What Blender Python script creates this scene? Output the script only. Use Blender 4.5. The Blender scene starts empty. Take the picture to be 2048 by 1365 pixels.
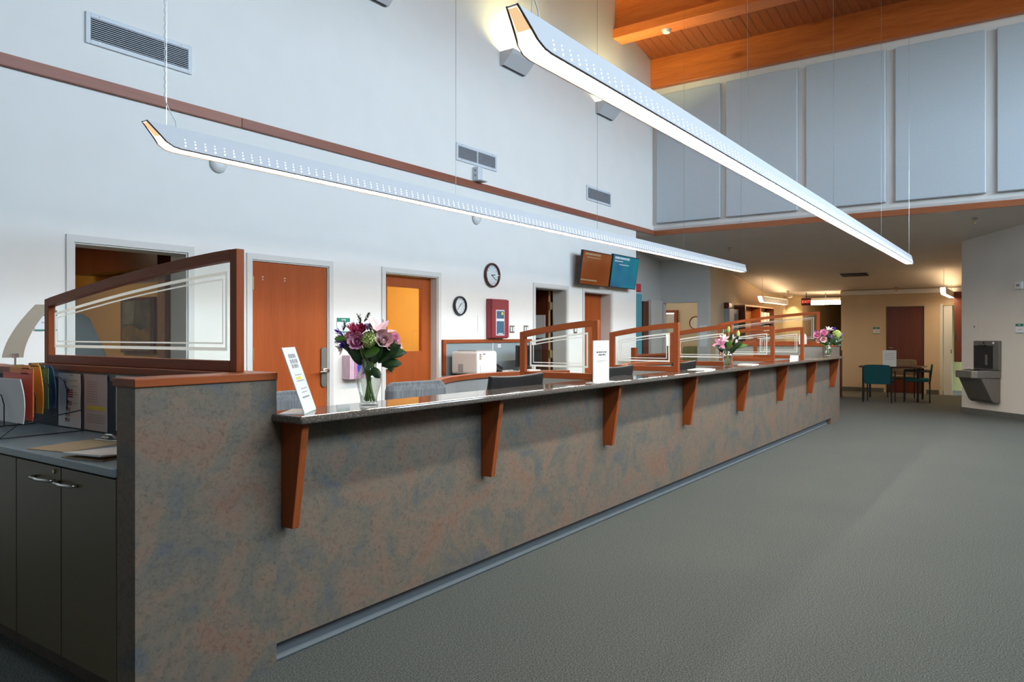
import bpy, bmesh, math, random
from mathutils import Vector, Matrix
random.seed(7)
scene = bpy.context.scene
COL = scene.collection
PI = math.pi

# ---------------------------------------------------------------- camera
F_PX = 1482.0
cam_d = bpy.data.cameras.new('camera'); cam = bpy.data.objects.new('camera', cam_d); COL.objects.link(cam)
cam_d.sensor_width = 36.0; cam_d.lens = 36.0 * F_PX / 2048.0; cam_d.shift_y = -12.5 / 2048.0
cam_d.clip_start = 0.05; cam_d.clip_end = 200
YAW = math.atan2(2071 - 1024, F_PX)
cam.location = (0, 0, 1.35); cam.rotation_euler = (PI / 2, 0, -(PI / 2 - YAW))
scene.camera = cam
RIGHT = Vector((math.sin(YAW), -math.cos(YAW), 0)); FWD = Vector((math.cos(YAW), math.sin(YAW), 0))

# ---------------------------------------------------------------- world, exposure
world = bpy.data.worlds.new('world'); scene.world = world; world.use_nodes = True
bg = world.node_tree.nodes['Background']
wn = world.node_tree
wtc = wn.nodes.new('ShaderNodeTexCoord'); wsx = wn.nodes.new('ShaderNodeSeparateXYZ'); wrp = wn.nodes.new('ShaderNodeValToRGB')
wrp.color_ramp.elements[0].position = 0.495; wrp.color_ramp.elements[0].color = (0.10, 0.105, 0.085, 1)     # ground
wrp.color_ramp.elements[1].position = 0.515; wrp.color_ramp.elements[1].color = (0.77, 0.875, 1.0, 1)       # open sky
wmp = wn.nodes.new('ShaderNodeMath'); wmp.operation = 'MULTIPLY_ADD'; wmp.inputs[1].default_value = 0.5; wmp.inputs[2].default_value = 0.5
wn.links.new(wtc.outputs['Generated'], wsx.inputs[0]); wn.links.new(wsx.outputs['Z'], wmp.inputs[0]); wn.links.new(wmp.outputs[0], wrp.inputs[0]); wn.links.new(wrp.outputs[0], bg.inputs[0])
bg.inputs[1].default_value = 16.5
vs = scene.view_settings
vs.view_transform = 'Standard'; vs.look = 'None'; vs.gamma = 1.0; vs.use_curve_mapping = False; vs.exposure = 0.2
E_LAMP = 58.0         # diffuser of the long pendants
E_SCONCE = 430.0       # troughs of the wall uplights
E_BACK = 36.0          # pendants in the back corridor

# ---------------------------------------------------------------- materials
MATS = {}
def nodes(name):
    m = bpy.data.materials.new(name); m.use_nodes = True
    nt = m.node_tree; b = nt.nodes['Principled BSDF']; MATS[name] = m
    return m, nt, b
def plain(name, col, rough=0.5, metal=0.0, spec=0.5, var=0.04, scale=12.0, bump=0.0, bscale=200.0, stretch=(1, 1, 1), coat=0.0):
    m, nt, b = nodes(name)
    b.inputs['Roughness'].default_value = rough; b.inputs['Metallic'].default_value = metal
    b.inputs['Specular IOR Level'].default_value = spec; b.inputs['Coat Weight'].default_value = coat
    tc = nt.nodes.new('ShaderNodeTexCoord'); mp = nt.nodes.new('ShaderNodeMapping'); mp.inputs['Scale'].default_value = stretch
    nt.links.new(tc.outputs['Object'], mp.inputs[0])
    n = nt.nodes.new('ShaderNodeTexNoise'); n.inputs['Scale'].default_value = scale; n.inputs['Detail'].default_value = 4
    nt.links.new(mp.outputs[0], n.inputs['Vector'])
    r = nt.nodes.new('ShaderNodeValToRGB'); r.color_ramp.elements[0].position = 0.3; r.color_ramp.elements[1].position = 0.7
    r.color_ramp.elements[0].color = [max(0, c * (1 - var)) for c in col] + [1]
    r.color_ramp.elements[1].color = [min(1, c * (1 + var)) for c in col] + [1]
    nt.links.new(n.outputs['Fac'], r.inputs[0]); nt.links.new(r.outputs[0], b.inputs['Base Color'])
    if bump:
        n2 = nt.nodes.new('ShaderNodeTexNoise'); n2.inputs['Scale'].default_value = bscale; n2.inputs['Detail'].default_value = 3
        nt.links.new(mp.outputs[0], n2.inputs['Vector'])
        bp = nt.nodes.new('ShaderNodeBump'); bp.inputs['Strength'].default_value = bump; bp.inputs['Distance'].default_value = 0.004
        nt.links.new(n2.outputs['Fac'], bp.inputs['Height']); nt.links.new(bp.outputs[0], b.inputs['Normal'])
    return m
def wood(name, c0, c1, axis='z', scale=9.0, rough=0.35, knots=0.0, coat=0.08, spec=0.3):
    m, nt, b = nodes(name)
    b.inputs['Roughness'].default_value = rough; b.inputs['Specular IOR Level'].default_value = spec; b.inputs['Coat Weight'].default_value = coat; b.inputs['Coat Roughness'].default_value = 0.25
    tc = nt.nodes.new('ShaderNodeTexCoord'); mp = nt.nodes.new('ShaderNodeMapping')
    mp.inputs['Scale'].default_value = {'x': (0.08, 1, 1), 'y': (1, 0.08, 1), 'z': (1, 1, 0.08)}[axis]
    nt.links.new(tc.outputs['Object'], mp.inputs[0])
    n = nt.nodes.new('ShaderNodeTexNoise'); n.inputs['Scale'].default_value = scale; n.inputs['Detail'].default_value = 6; n.inputs['Distortion'].default_value = 0.6
    nt.links.new(mp.outputs[0], n.inputs['Vector'])
    n2 = nt.nodes.new('ShaderNodeTexNoise'); n2.inputs['Scale'].default_value = scale * 9; n2.inputs['Detail'].default_value = 3
    nt.links.new(mp.outputs[0], n2.inputs['Vector'])
    mx = nt.nodes.new('ShaderNodeMath'); mx.operation = 'MULTIPLY_ADD'; mx.inputs[1].default_value = 0.35
    nt.links.new(n2.outputs['Fac'], mx.inputs[0]); 
    ms = nt.nodes.new('ShaderNodeMath'); ms.operation = 'MULTIPLY'; ms.inputs[1].default_value = 0.65
    nt.links.new(n.outputs['Fac'], ms.inputs[0]); nt.links.new(ms.outputs[0], mx.inputs[2])
    r = nt.nodes.new('ShaderNodeValToRGB'); r.color_ramp.elements[0].position = 0.34; r.color_ramp.elements[1].position = 0.66
    r.color_ramp.elements[0].color = (*c0, 1); r.color_ramp.elements[1].color = (*c1, 1)
    nt.links.new(mx.outputs[0], r.inputs[0])
    out = r.outputs[0]
    if knots:
        v = nt.nodes.new('ShaderNodeTexVoronoi'); v.inputs['Scale'].default_value = knots
        mp2 = nt.nodes.new('ShaderNodeMapping'); mp2.inputs['Scale'].default_value = {'x': (0.4, 1, 1), 'y': (1, 0.4, 1), 'z': (1, 1, 0.4)}[axis]
        nt.links.new(tc.outputs['Object'], mp2.inputs[0]); nt.links.new(mp2.outputs[0], v.inputs['Vector'])
        rk = nt.nodes.new('ShaderNodeValToRGB'); rk.color_ramp.elements[0].position = 0.03; rk.color_ramp.elements[1].position = 0.12
        rk.color_ramp.elements[0].color = (0.35, 0.3, 0.28, 1); rk.color_ramp.elements[1].color = (1, 1, 1, 1)
        nt.links.new(v.outputs['Distance'], rk.inputs[0])
        mm = nt.nodes.new('ShaderNodeMixRGB'); mm.blend_type = 'MULTIPLY'; mm.inputs[0].default_value = 0.8
        nt.links.new(out, mm.inputs[1]); nt.links.new(rk.outputs[0], mm.inputs[2]); out = mm.outputs[0]
    nt.links.new(out, b.inputs['Base Color'])
    return m
def emit(name, col, strength, tex=0.0):
    m, nt, b = nodes(name)
    b.inputs['Base Color'].default_value = (*[c * 0.8 for c in col], 1)
    b.inputs['Emission Color'].default_value = (*col, 1); b.inputs['Emission Strength'].default_value = strength
    return m
def glass(name, tint=(0.96, 0.98, 0.97), refl=1.0, power=4.0):
    m = bpy.data.materials.new(name); m.use_nodes = True; nt = m.node_tree; nt.nodes.clear(); MATS[name] = m
    o = nt.nodes.new('ShaderNodeOutputMaterial'); t = nt.nodes.new('ShaderNodeBsdfTransparent'); g = nt.nodes.new('ShaderNodeBsdfGlossy')
    t.inputs[0].default_value = (*tint, 1); g.inputs['Roughness'].default_value = 0.02; g.inputs[0].default_value = (0.9, 0.9, 0.9, 1)
    f = nt.nodes.new('ShaderNodeLayerWeight'); f.inputs[0].default_value = 0.5
    pw = nt.nodes.new('ShaderNodeMath'); pw.operation = 'POWER'; pw.inputs[1].default_value = power
    ml = nt.nodes.new('ShaderNodeMath'); ml.operation = 'MULTIPLY_ADD'; ml.inputs[1].default_value = 0.18 * refl; ml.inputs[2].default_value = 0.02 * refl
    mx = nt.nodes.new('ShaderNodeMixShader')
    nt.links.new(f.outputs['Facing'], pw.inputs[0]); nt.links.new(pw.outputs[0], ml.inputs[0]); nt.links.new(ml.outputs[0], mx.inputs[0])
    nt.links.new(t.outputs[0], mx.inputs[1]); nt.links.new(g.outputs[0], mx.inputs[2]); nt.links.new(mx.outputs[0], o.inputs[0])
    return m

plain('wall_paint', (0.83, 0.82, 0.79), 0.75, var=0.015, scale=3)
plain('frame_paint', (0.66, 0.66, 0.64), 0.45, var=0.01)
plain('wall_beige', (0.62, 0.49, 0.33), 0.75, var=0.02, scale=3)
plain('wall_warm', (0.62, 0.49, 0.30), 0.75, var=0.02, scale=3)
plain('wall_bluegrey', (0.60, 0.58, 0.55), 0.75, var=0.02, scale=3)
plain('wall_taupe', (0.66, 0.62, 0.57), 0.75, var=0.02, scale=3)
plain('wall_yellow', (0.74, 0.43, 0.10), 0.7, var=0.02, scale=3)
plain('wall_green', (0.42, 0.45, 0.20), 0.7, var=0.02, scale=3)
plain('soffit_paint', (0.72, 0.66, 0.60), 0.85, var=0.02, scale=3, bump=0.15, bscale=120)
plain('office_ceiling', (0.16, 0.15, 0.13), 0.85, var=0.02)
plain('white_ceiling', (0.80, 0.78, 0.74), 0.8, var=0.02)
plain('wall_lobby_dark', (0.34, 0.32, 0.29), 0.8, var=0.05, scale=3)
plain('wall_base', (0.10, 0.105, 0.095), 0.6, var=0.05)
plain('acoustic', (0.55, 0.62, 0.67), 0.95, spec=0.1, var=0.04, scale=60, bump=0.2, bscale=400)
plain('white_plastic', (0.72, 0.72, 0.71), 0.35, var=0.01)
plain('lamp_white', (0.66, 0.67, 0.69), 0.4, var=0.01)
plain('lamp_edge', (0.055, 0.04, 0.03), 0.5, var=0.05)
plain('grey_plastic', (0.30, 0.31, 0.32), 0.45, var=0.03)
plain('black_plastic', (0.012, 0.012, 0.013), 0.45, var=0.1)
plain('dark_metal', (0.02, 0.02, 0.022), 0.35, metal=0.3, var=0.1)
plain('chrome', (0.65, 0.64, 0.61), 0.22, metal=1.0, var=0.03)
plain('steel', (0.24, 0.22, 0.20), 0.42, metal=0.8, var=0.05, stretch=(1, 1, 0.1), scale=60)
plain('vent_white', (0.66, 0.70, 0.74), 0.4, var=0.01)
plain('vent_dark', (0.03, 0.035, 0.04), 0.7, var=0.1)
plain('paper', (0.78, 0.78, 0.77), 0.7, var=0.01)
plain('paper_cream', (0.66, 0.61, 0.50), 0.7, var=0.03)
plain('paper_pink', (0.58, 0.50, 0.47), 0.7, var=0.03)
plain('ink', (0.06, 0.06, 0.07), 0.7, var=0.1)
plain('ink_grey', (0.30, 0.30, 0.31), 0.7, var=0.1)
plain('ink_yellow', (0.70, 0.62, 0.10), 0.7, var=0.05)
plain('flag_red', (0.45, 0.05, 0.06), 0.7)
plain('flag_blue', (0.03, 0.04, 0.16), 0.7)
plain('manila', (0.56, 0.40, 0.22), 0.6, var=0.04)
plain('hardboard', (0.44, 0.30, 0.16), 0.55, var=0.06, scale=60)
plain('folder_red', (0.62, 0.06, 0.02), 0.5); plain('folder_orange', (0.80, 0.26, 0.02), 0.5); plain('folder_yellow', (0.80, 0.42, 0.01), 0.5)
plain('folder_green', (0.10, 0.22, 0.14), 0.5); plain('folder_blue', (0.02, 0.09, 0.22), 0.5)
plain('sign_green', (0.01, 0.22, 0.14), 0.5)
plain('panel_red', (0.25, 0.020, 0.030), 0.4, var=0.03); plain('panel_blue', (0.05, 0.13, 0.20), 0.3)
plain('teal_paint', (0.12, 0.42, 0.50), 0.5); plain('red_sign', (0.75, 0.07, 0.07), 0.5)
plain('desk_laminate', (0.22, 0.27, 0.29), 0.35, var=0.04, scale=40)
plain('cabinet_laminate', (0.125, 0.098, 0.052), 0.45, var=0.05, scale=80)
plain('panel_grey', (0.27, 0.275, 0.265), 0.6, var=0.05, scale=50)
plain('tack_grey', (0.24, 0.29, 0.31), 0.9, var=0.06, scale=150)
plain('dark_tack', (0.045, 0.055, 0.065), 0.85, var=0.1, scale=100)
plain('wing_edge', (0.10, 0.075, 0.055), 0.5, var=0.15, scale=8)
plain('kick_grey', (0.105, 0.11, 0.115), 0.6, var=0.04); plain('kick_strip', (0.30, 0.295, 0.285), 0.5, var=0.04)
plain('fabric_grey', (0.17, 0.18, 0.19), 0.9, spec=0.1, var=0.3, scale=120, stretch=(1, 1, 0.06))
plain('fabric_teal', (0.015, 0.075, 0.085), 0.9, spec=0.1, var=0.15, scale=120)
plain('fabric_taupe', (0.20, 0.16, 0.11), 0.9, spec=0.1, var=0.1)
plain('fabric_green', (0.20, 0.20, 0.10), 0.9, spec=0.1, var=0.1)
plain('table_wood_dark', (0.055, 0.02, 0.012), 0.3, var=0.2)
plain('clock_brown', (0.075, 0.022, 0.014), 0.3, var=0.1); plain('clock_black', (0.02, 0.021, 0.025), 0.35); plain('clock_face', (0.74, 0.76, 0.79), 0.5, var=0.01)
plain('wood_edge', (0.40, 0.19, 0.075), 0.5, var=0.1)
plain('brass', (0.45, 0.33, 0.16), 0.35, metal=0.8)
plain('stem', (0.16, 0.28, 0.05), 0.5, var=0.2); plain('leaf_dark', (0.012, 0.042, 0.008), 0.45, var=0.3, scale=30); plain('leaf_light', (0.07, 0.17, 0.02), 0.45, var=0.2, scale=30)
plain('petal_pink', (0.74, 0.32, 0.48), 0.6, var=0.15, scale=40); plain('petal_pale', (0.82, 0.54, 0.55), 0.6, var=0.12, scale=40)
plain('petal_magenta', (0.52, 0.06, 0.14), 0.6, var=0.2, scale=40); plain('petal_purple', (0.12, 0.04, 0.42), 0.6, var=0.2, scale=40)
plain('petal_lavender', (0.40, 0.26, 0.55), 0.6, var=0.15, scale=40); plain('petal_green', (0.42, 0.50, 0.14), 0.6, var=0.2, scale=60); plain('petal_white', (0.74, 0.66, 0.64), 0.6, var=0.06, scale=40)
plain('glove_pale', (0.66, 0.48, 0.58), 0.4, var=0.1); plain('glove_pink', (0.50, 0.22, 0.42), 0.4, var=0.1); plain('glove_blue', (0.03, 0.06, 0.45), 0.4)
plain('art_paint', (0.10, 0.09, 0.05), 0.4, var=0.6, scale=5); plain('art_ochre', (0.20, 0.12, 0.02), 0.4, var=0.4, scale=9); plain('art_sky', (0.19, 0.19, 0.16), 0.4, var=0.25, scale=9)
wood('wood_rail', (0.21, 0.044, 0.010), (0.31, 0.074, 0.017), 'z', rough=0.5, coat=0.0, spec=0.22)
wood('wood_rail_x', (0.21, 0.044, 0.010), (0.31, 0.074, 0.017), 'x', rough=0.5, coat=0.0, spec=0.22)
wood('wood_rail_y', (0.21, 0.044, 0.010), (0.31, 0.074, 0.017), 'y', rough=0.5, coat=0.0, spec=0.22)
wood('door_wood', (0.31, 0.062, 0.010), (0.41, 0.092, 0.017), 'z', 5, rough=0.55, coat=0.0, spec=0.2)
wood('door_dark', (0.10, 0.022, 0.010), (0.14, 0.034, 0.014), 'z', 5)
wood('trim_wood', (0.24, 0.07, 0.04), (0.33, 0.11, 0.06), 'x', 5)
wood('trim_wood_y', (0.30, 0.10, 0.045), (0.40, 0.14, 0.06), 'y', 5)
wood('beam_wood', (0.44, 0.105, 0.022), (0.66, 0.19, 0.046), 'y', 4, knots=1.6)
wood('plank_wood', (0.22, 0.055, 0.018), (0.36, 0.10, 0.032), 'x', 7, knots=1.2)
glass('glass_clear'); glass('glass_vase', (0.90, 0.92, 0.90), 3.2, 2.0); glass('window_glass', (0.9, 0.95, 0.97))
emit('lamp_glow', (1.0, 0.90, 0.78), E_LAMP); emit('sconce_glow', (1.0, 0.90, 0.42), E_SCONCE); emit('back_glow', (1.0, 0.74, 0.45), E_BACK)
emit('perforation_glow', (0.95, 0.98, 1.0), 4.0); emit('lamp_end_warm', (1.0, 0.66, 0.36), 0.75); emit('lamp_end_mid', (1.0, 0.76, 0.50), 2.2); emit('exit_glow', (1.0, 0.10, 0.06), 2.2); emit('back_up', (1.0, 0.72, 0.42), 14.0); emit('office_glow', (1.0, 0.80, 0.48), 9.0); emit('office_bright', (1.0, 0.85, 0.60), 36.0); emit('lit_window', (1.0, 0.95, 0.86), 1.3)
plain('exit_dark', (0.08, 0.012, 0.01), 0.5)
plain('downlight_trim', (0.7, 0.66, 0.6), 0.4)

def thin(name, col, tr):
    m = bpy.data.materials.new(name); m.use_nodes = True; nt = m.node_tree; nt.nodes.clear(); MATS[name] = m
    o = nt.nodes.new('ShaderNodeOutputMaterial'); d = nt.nodes.new('ShaderNodeBsdfDiffuse'); t = nt.nodes.new('ShaderNodeBsdfTranslucent'); mx = nt.nodes.new('ShaderNodeMixShader'); mx.inputs[0].default_value = tr
    tc = nt.nodes.new('ShaderNodeTexCoord'); n = nt.nodes.new('ShaderNodeTexNoise'); n.inputs['Scale'].default_value = 30
    r = nt.nodes.new('ShaderNodeValToRGB'); r.color_ramp.elements[0].color = [c * 0.95 for c in col] + [1]; r.color_ramp.elements[1].color = list(col) + [1]
    nt.links.new(tc.outputs['Object'], n.inputs['Vector']); nt.links.new(n.outputs['Fac'], r.inputs[0]); nt.links.new(r.outputs[0], d.inputs[0]); nt.links.new(r.outputs[0], t.inputs[0])
    nt.links.new(d.outputs[0], mx.inputs[1]); nt.links.new(t.outputs[0], mx.inputs[2]); nt.links.new(mx.outputs[0], o.inputs[0])
thin('etched', (0.80, 0.81, 0.78), 0.55); thin('paper_thin', (0.88, 0.84, 0.75), 0.6)
def carpet():
    m, nt, b = nodes('carpet'); b.inputs['Roughness'].default_value = 0.95; b.inputs['Specular IOR Level'].default_value = 0.15
    b.inputs['Sheen Weight'].default_value = 0.06; b.inputs['Sheen Roughness'].default_value = 0.5
    tc = nt.nodes.new('ShaderNodeTexCoord')
    n = nt.nodes.new('ShaderNodeTexNoise'); n.inputs['Scale'].default_value = 150; n.inputs['Detail'].default_value = 3
    n2 = nt.nodes.new('ShaderNodeTexNoise'); n2.inputs['Scale'].default_value = 0.9; n2.inputs['Detail'].default_value = 4
    nt.links.new(tc.outputs['Object'], n.inputs['Vector']); nt.links.new(tc.outputs['Object'], n2.inputs['Vector'])
    r = nt.nodes.new('ShaderNodeValToRGB'); e = r.color_ramp.elements
    e[0].position = 0.345; e[0].color = (0.034, 0.046, 0.043, 1); e[1].position = 0.675; e[1].color = (0.165, 0.168, 0.147, 1)
    x = e.new(0.5); x.color = (0.084, 0.090, 0.081, 1)
    nt.links.new(n.outputs['Fac'], r.inputs[0])
    mm = nt.nodes.new('ShaderNodeMixRGB'); mm.blend_type = 'MULTIPLY'; mm.inputs[0].default_value = 0.35
    r2 = nt.nodes.new('ShaderNodeValToRGB'); r2.color_ramp.elements[0].position = 0.35; r2.color_ramp.elements[0].color = (0.75, 0.8, 0.8, 1); r2.color_ramp.elements[1].position = 0.65; r2.color_ramp.elements[1].color = (1, 1, 0.97, 1)
    nt.links.new(n2.outputs['Fac'], r2.inputs[0]); nt.links.new(r.outputs[0], mm.inputs[1]); nt.links.new(r2.outputs[0], mm.inputs[2])
    nt.links.new(mm.outputs[0], b.inputs['Base Color'])
    bp = nt.nodes.new('ShaderNodeBump'); bp.inputs['Strength'].default_value = 0.45; bp.inputs['Distance'].default_value = 0.005
    nt.links.new(n.outputs['Fac'], bp.inputs['Height']); nt.links.new(bp.outputs[0], b.inputs['Normal'])
carpet()
def laminate():
    m, nt, b = nodes('stone_laminate'); b.inputs['Roughness'].default_value = 0.55; b.inputs['Specular IOR Level'].default_value = 0.3
    tc = nt.nodes.new('ShaderNodeTexCoord')
    def noise(scale, det, off, dist=0.0):
        mp = nt.nodes.new('ShaderNodeMapping'); mp.inputs['Location'].default_value = off; nt.links.new(tc.outputs['Object'], mp.inputs[0])
        n = nt.nodes.new('ShaderNodeTexNoise'); n.inputs['Scale'].default_value = scale; n.inputs['Detail'].default_value = det; n.inputs['Distortion'].default_value = dist
        n.inputs['Roughness'].default_value = 0.65
        nt.links.new(mp.outputs[0], n.inputs['Vector']); return n.outputs['Fac']
    def ramp(f, stops):
        r = nt.nodes.new('ShaderNodeValToRGB'); el = r.color_ramp.elements
        el[0].position, el[0].color = stops[0][0], (*stops[0][1], 1); el[1].position, el[1].color = stops[-1][0], (*stops[-1][1], 1)
        for p, c in stops[1:-1]:
            q = el.new(p); q.color = (*c, 1)
        nt.links.new(f, r.inputs[0]); return r.outputs[0]
    base = ramp(noise(4.2, 8, (0, 0, 0), 0.8), [(0.34, (0.108, 0.108, 0.109)), (0.45, (0.145, 0.124, 0.095)), (0.54, (0.182, 0.134, 0.098)), (0.67, (0.205, 0.118, 0.080))])
    fine = ramp(noise(48, 8, (3, 1, 2), 1.2), [(0.32, (0.62, 0.62, 0.62)), (0.52, (1, 1, 1)), (0.66, (1.0, 1.0, 1.0)), (0.74, (1.35, 1.35, 1.3))])
    mm = nt.nodes.new('ShaderNodeMixRGB'); mm.blend_type = 'MULTIPLY'; mm.inputs[0].default_value = 0.9
    nt.links.new(base, mm.inputs[1]); nt.links.new(fine, mm.inputs[2]); nt.links.new(mm.outputs[0], b.inputs['Base Color'])
laminate()
def granite():
    m, nt, b = nodes('speckled_top'); b.inputs['Roughness'].default_value = 0.06; b.inputs['Specular IOR Level'].default_value = 0.8
    tc = nt.nodes.new('ShaderNodeTexCoord')
    n = nt.nodes.new('ShaderNodeTexNoise'); n.inputs['Scale'].default_value = 130; n.inputs['Detail'].default_value = 2
    nt.links.new(tc.outputs['Object'], n.inputs['Vector'])
    r = nt.nodes.new('ShaderNodeValToRGB'); el = r.color_ramp.elements
    el[0].position = 0.40; el[0].color = (0.085, 0.070, 0.058, 1); el[1].position = 0.66; el[1].color = (0.22, 0.195, 0.165, 1)
    q = el.new(0.55); q.color = (0.095, 0.08, 0.068, 1)
    nt.links.new(n.outputs['Fac'], r.inputs[0]); nt.links.new(r.outputs[0], b.inputs['Base Color'])
granite()
def screen(name, stops, strength, scale):
    m, nt, b = nodes(name); b.inputs['Base Color'].default_value = (0.01, 0.01, 0.01, 1); b.inputs['Roughness'].default_value = 0.12; b.inputs['Specular IOR Level'].default_value = 0.18
    tc = nt.nodes.new('ShaderNodeTexCoord'); n = nt.nodes.new('ShaderNodeTexNoise'); n.inputs['Scale'].default_value = scale; n.inputs['Detail'].default_value = 1
    mp = nt.nodes.new('ShaderNodeMapping'); mp.inputs['Rotation'].default_value = (0, 0.6, 0)
    nt.links.new(tc.outputs['Object'], mp.inputs[0]); nt.links.new(mp.outputs[0], n.inputs['Vector'])
    r = nt.nodes.new('ShaderNodeValToRGB'); el = r.color_ramp.elements
    el[0].position, el[0].color = stops[0][0], (*stops[0][1], 1); el[1].position, el[1].color = stops[-1][0], (*stops[-1][1], 1)
    for p, c in stops[1:-1]:
        q = el.new(p); q.color = (*c, 1)
    nt.links.new(n.outputs['Fac'], r.inputs[0]); nt.links.new(r.outputs[0], b.inputs['Emission Color']); b.inputs['Emission Strength'].default_value = strength
screen('screen_orange', [(0.3, (0.15, 0.030, 0.003)), (0.7, (0.24, 0.062, 0.008))], 0.75, 1.5)
screen('screen_blue', [(0.3, (0.0, 0.06, 0.20)), (0.5, (0.0, 0.15, 0.26)), (0.7, (0.0, 0.24, 0.25))], 0.8, 1.6)
screen('monitor_dark', [(0.3, (0.001, 0.001, 0.001)), (0.7, (0.003, 0.003, 0.003))], 0.2, 1.0)

# ---------------------------------------------------------------- mesh helpers
class MB:
    def __init__(s): s.v = []; s.f = []
    def add(s, vs_, fs, M=None):
        o = len(s.v); s.v += [tuple(M @ Vector(p)) if M is not None else tuple(p) for p in vs_]
        s.f += [tuple(i + o for i in f) for f in fs]; return s
    def box(s, x0, x1, y0, y1, z0, z1, M=None):
        p = [(x, y, z) for z in (z0, z1) for y in (y0, y1) for x in (x0, x1)]
        return s.add(p, [(0, 2, 3, 1), (4, 5, 7, 6), (0, 1, 5, 4), (2, 6, 7, 3), (0, 4, 6, 2), (1, 3, 7, 5)], M)
    def prism(s, poly, axis, a0, a1, M=None):
        def pt(p, a):
            return {'x': (a, p[0], p[1]), 'y': (p[0], a, p[1]), 'z': (p[0], p[1], a)}[axis]
        n = len(poly); vs_ = [pt(p, a0) for p in poly] + [pt(p, a1) for p in poly]
        fs = [tuple(range(n))[::-1], tuple(range(n, 2 * n))] + [(i, (i + 1) % n, n + (i + 1) % n, n + i) for i in range(n)]
        return s.add(vs_, fs, M)
    def strip(s, pa, pb, axis, a0, a1):          # band between two polylines, extruded
        return s.prism(list(pa) + list(pb)[::-1], axis, a0, a1) if False else s._strip(pa, pb, axis, a0, a1)
    def _strip(s, pa, pb, axis, a0, a1):
        for i in range(len(pa) - 1):
            s.prism([pa[i], pa[i + 1], pb[i + 1], pb[i]], axis, a0, a1)
        return s
    def tube(s, pts, r, n=8, r1=None):
        pts = [Vector(p) for p in pts]; k = len(pts); vs_ = []; fs = []
        t0 = (pts[1] - pts[0]).normalized(); up = Vector((0, 0, 1)) if abs(t0.z) < 0.9 else Vector((1, 0, 0))
        a = t0.cross(up).normalized()
        for i, p in enumerate(pts):
            t = (pts[min(i + 1, k - 1)] - pts[max(i - 1, 0)]).normalized()
            a = (a - t * a.dot(t)).normalized(); b = t.cross(a)
            rr = r if r1 is None else r + (r1 - r) * i / (k - 1)
            vs_ += [p + (a * math.cos(2 * PI * j / n) + b * math.sin(2 * PI * j / n)) * rr for j in range(n)]
        for i in range(k - 1):
            fs += [(i * n + j, i * n + (j + 1) % n, (i + 1) * n + (j + 1) % n, (i + 1) * n + j) for j in range(n)]
        fs += [tuple(range(n))[::-1], tuple(range((k - 1) * n, k * n))]
        return s.add(vs_, fs)
    def lathe(s, prof, n=24, M=None, cap0=True, cap1=True):
        vs_ = []; fs = []
        for r, z in prof:
            vs_ += [(r * math.cos(2 * PI * j / n), r * math.sin(2 * PI * j / n), z) for j in range(n)]
        for i in range(len(prof) - 1):
            fs += [(i * n + j, i * n + (j + 1) % n, (i + 1) * n + (j + 1) % n, (i + 1) * n + j) for j in range(n)]
        if cap0: fs.append(tuple(range(n))[::-1])
        if cap1: fs.append(tuple(range((len(prof) - 1) * n, len(prof) * n)))
        return s.add(vs_, fs, M)
    def ball(s, c, r, n=10, m=6, sq=(1, 1, 1), jit=0.0):
        prof = [(math.sin(PI * i / m), -math.cos(PI * i / m)) for i in range(m + 1)]
        vs_ = [(0, 0, -1)]
        for rr, z in prof[1:-1]:
            for j in range(n):
                q = 1 + random.uniform(-jit, jit)
                vs_.append((rr * math.cos(2 * PI * j / n) * q, rr * math.sin(2 * PI * j / n) * q, z * q))
        vs_.append((0, 0, 1)); fs = []
        for j in range(n): fs.append((0, 1 + (j + 1) % n, 1 + j))
        for i in range(m - 2):
            for j in range(n):
                fs.append((1 + i * n + j, 1 + i * n + (j + 1) % n, 1 + (i + 1) * n + (j + 1) % n, 1 + (i + 1) * n + j))
        L = len(vs_) - 1
        for j in range(n): fs.append((L, 1 + (m - 2) * n + j, 1 + (m - 2) * n + (j + 1) % n))
        return s.add([(c[0] + p[0] * r * sq[0], c[1] + p[1] * r * sq[1], c[2] + p[2] * r * sq[2]) for p in vs_], fs)
    def petal(s, base, d, up, L, W, curl=0.3, n=4, tip=0.15, cup=0.25, th=0.0012):
        d = Vector(d).normalized(); up = Vector(up); up = (up - d * up.dot(d)).normalized(); side = d.cross(up)
        base = Vector(base); vs_ = []; fs = []
        for i in range(n + 1):
            t = i / n; w = W * 0.5 * (math.sin(PI * min(1, 0.12 + 0.80 * t)) ** 0.7 if t < 1 else tip)
            c = base + d * (L * t) + up * (curl * L * t * t)
            for q in (-1, 0, 1):
                vs_.append(c + side * (w * q) + up * (cup * w * abs(q)))
        k = len(vs_)
        vs_ += [p - up * th for p in vs_]
        for i in range(n):
            for q in range(2):
                a = i * 3 + q
                fs.append((a, a + 1, a + 4, a + 3)); fs.append((k + a, k + a + 3, k + a + 4, k + a + 1))
        for i in range(n):
            fs.append((i * 3, (i + 1) * 3, k + (i + 1) * 3, k + i * 3)); fs.append((i * 3 + 2, k + i * 3 + 2, k + (i + 1) * 3 + 2, (i + 1) * 3 + 2))
        return s.add(vs_, fs)
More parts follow.
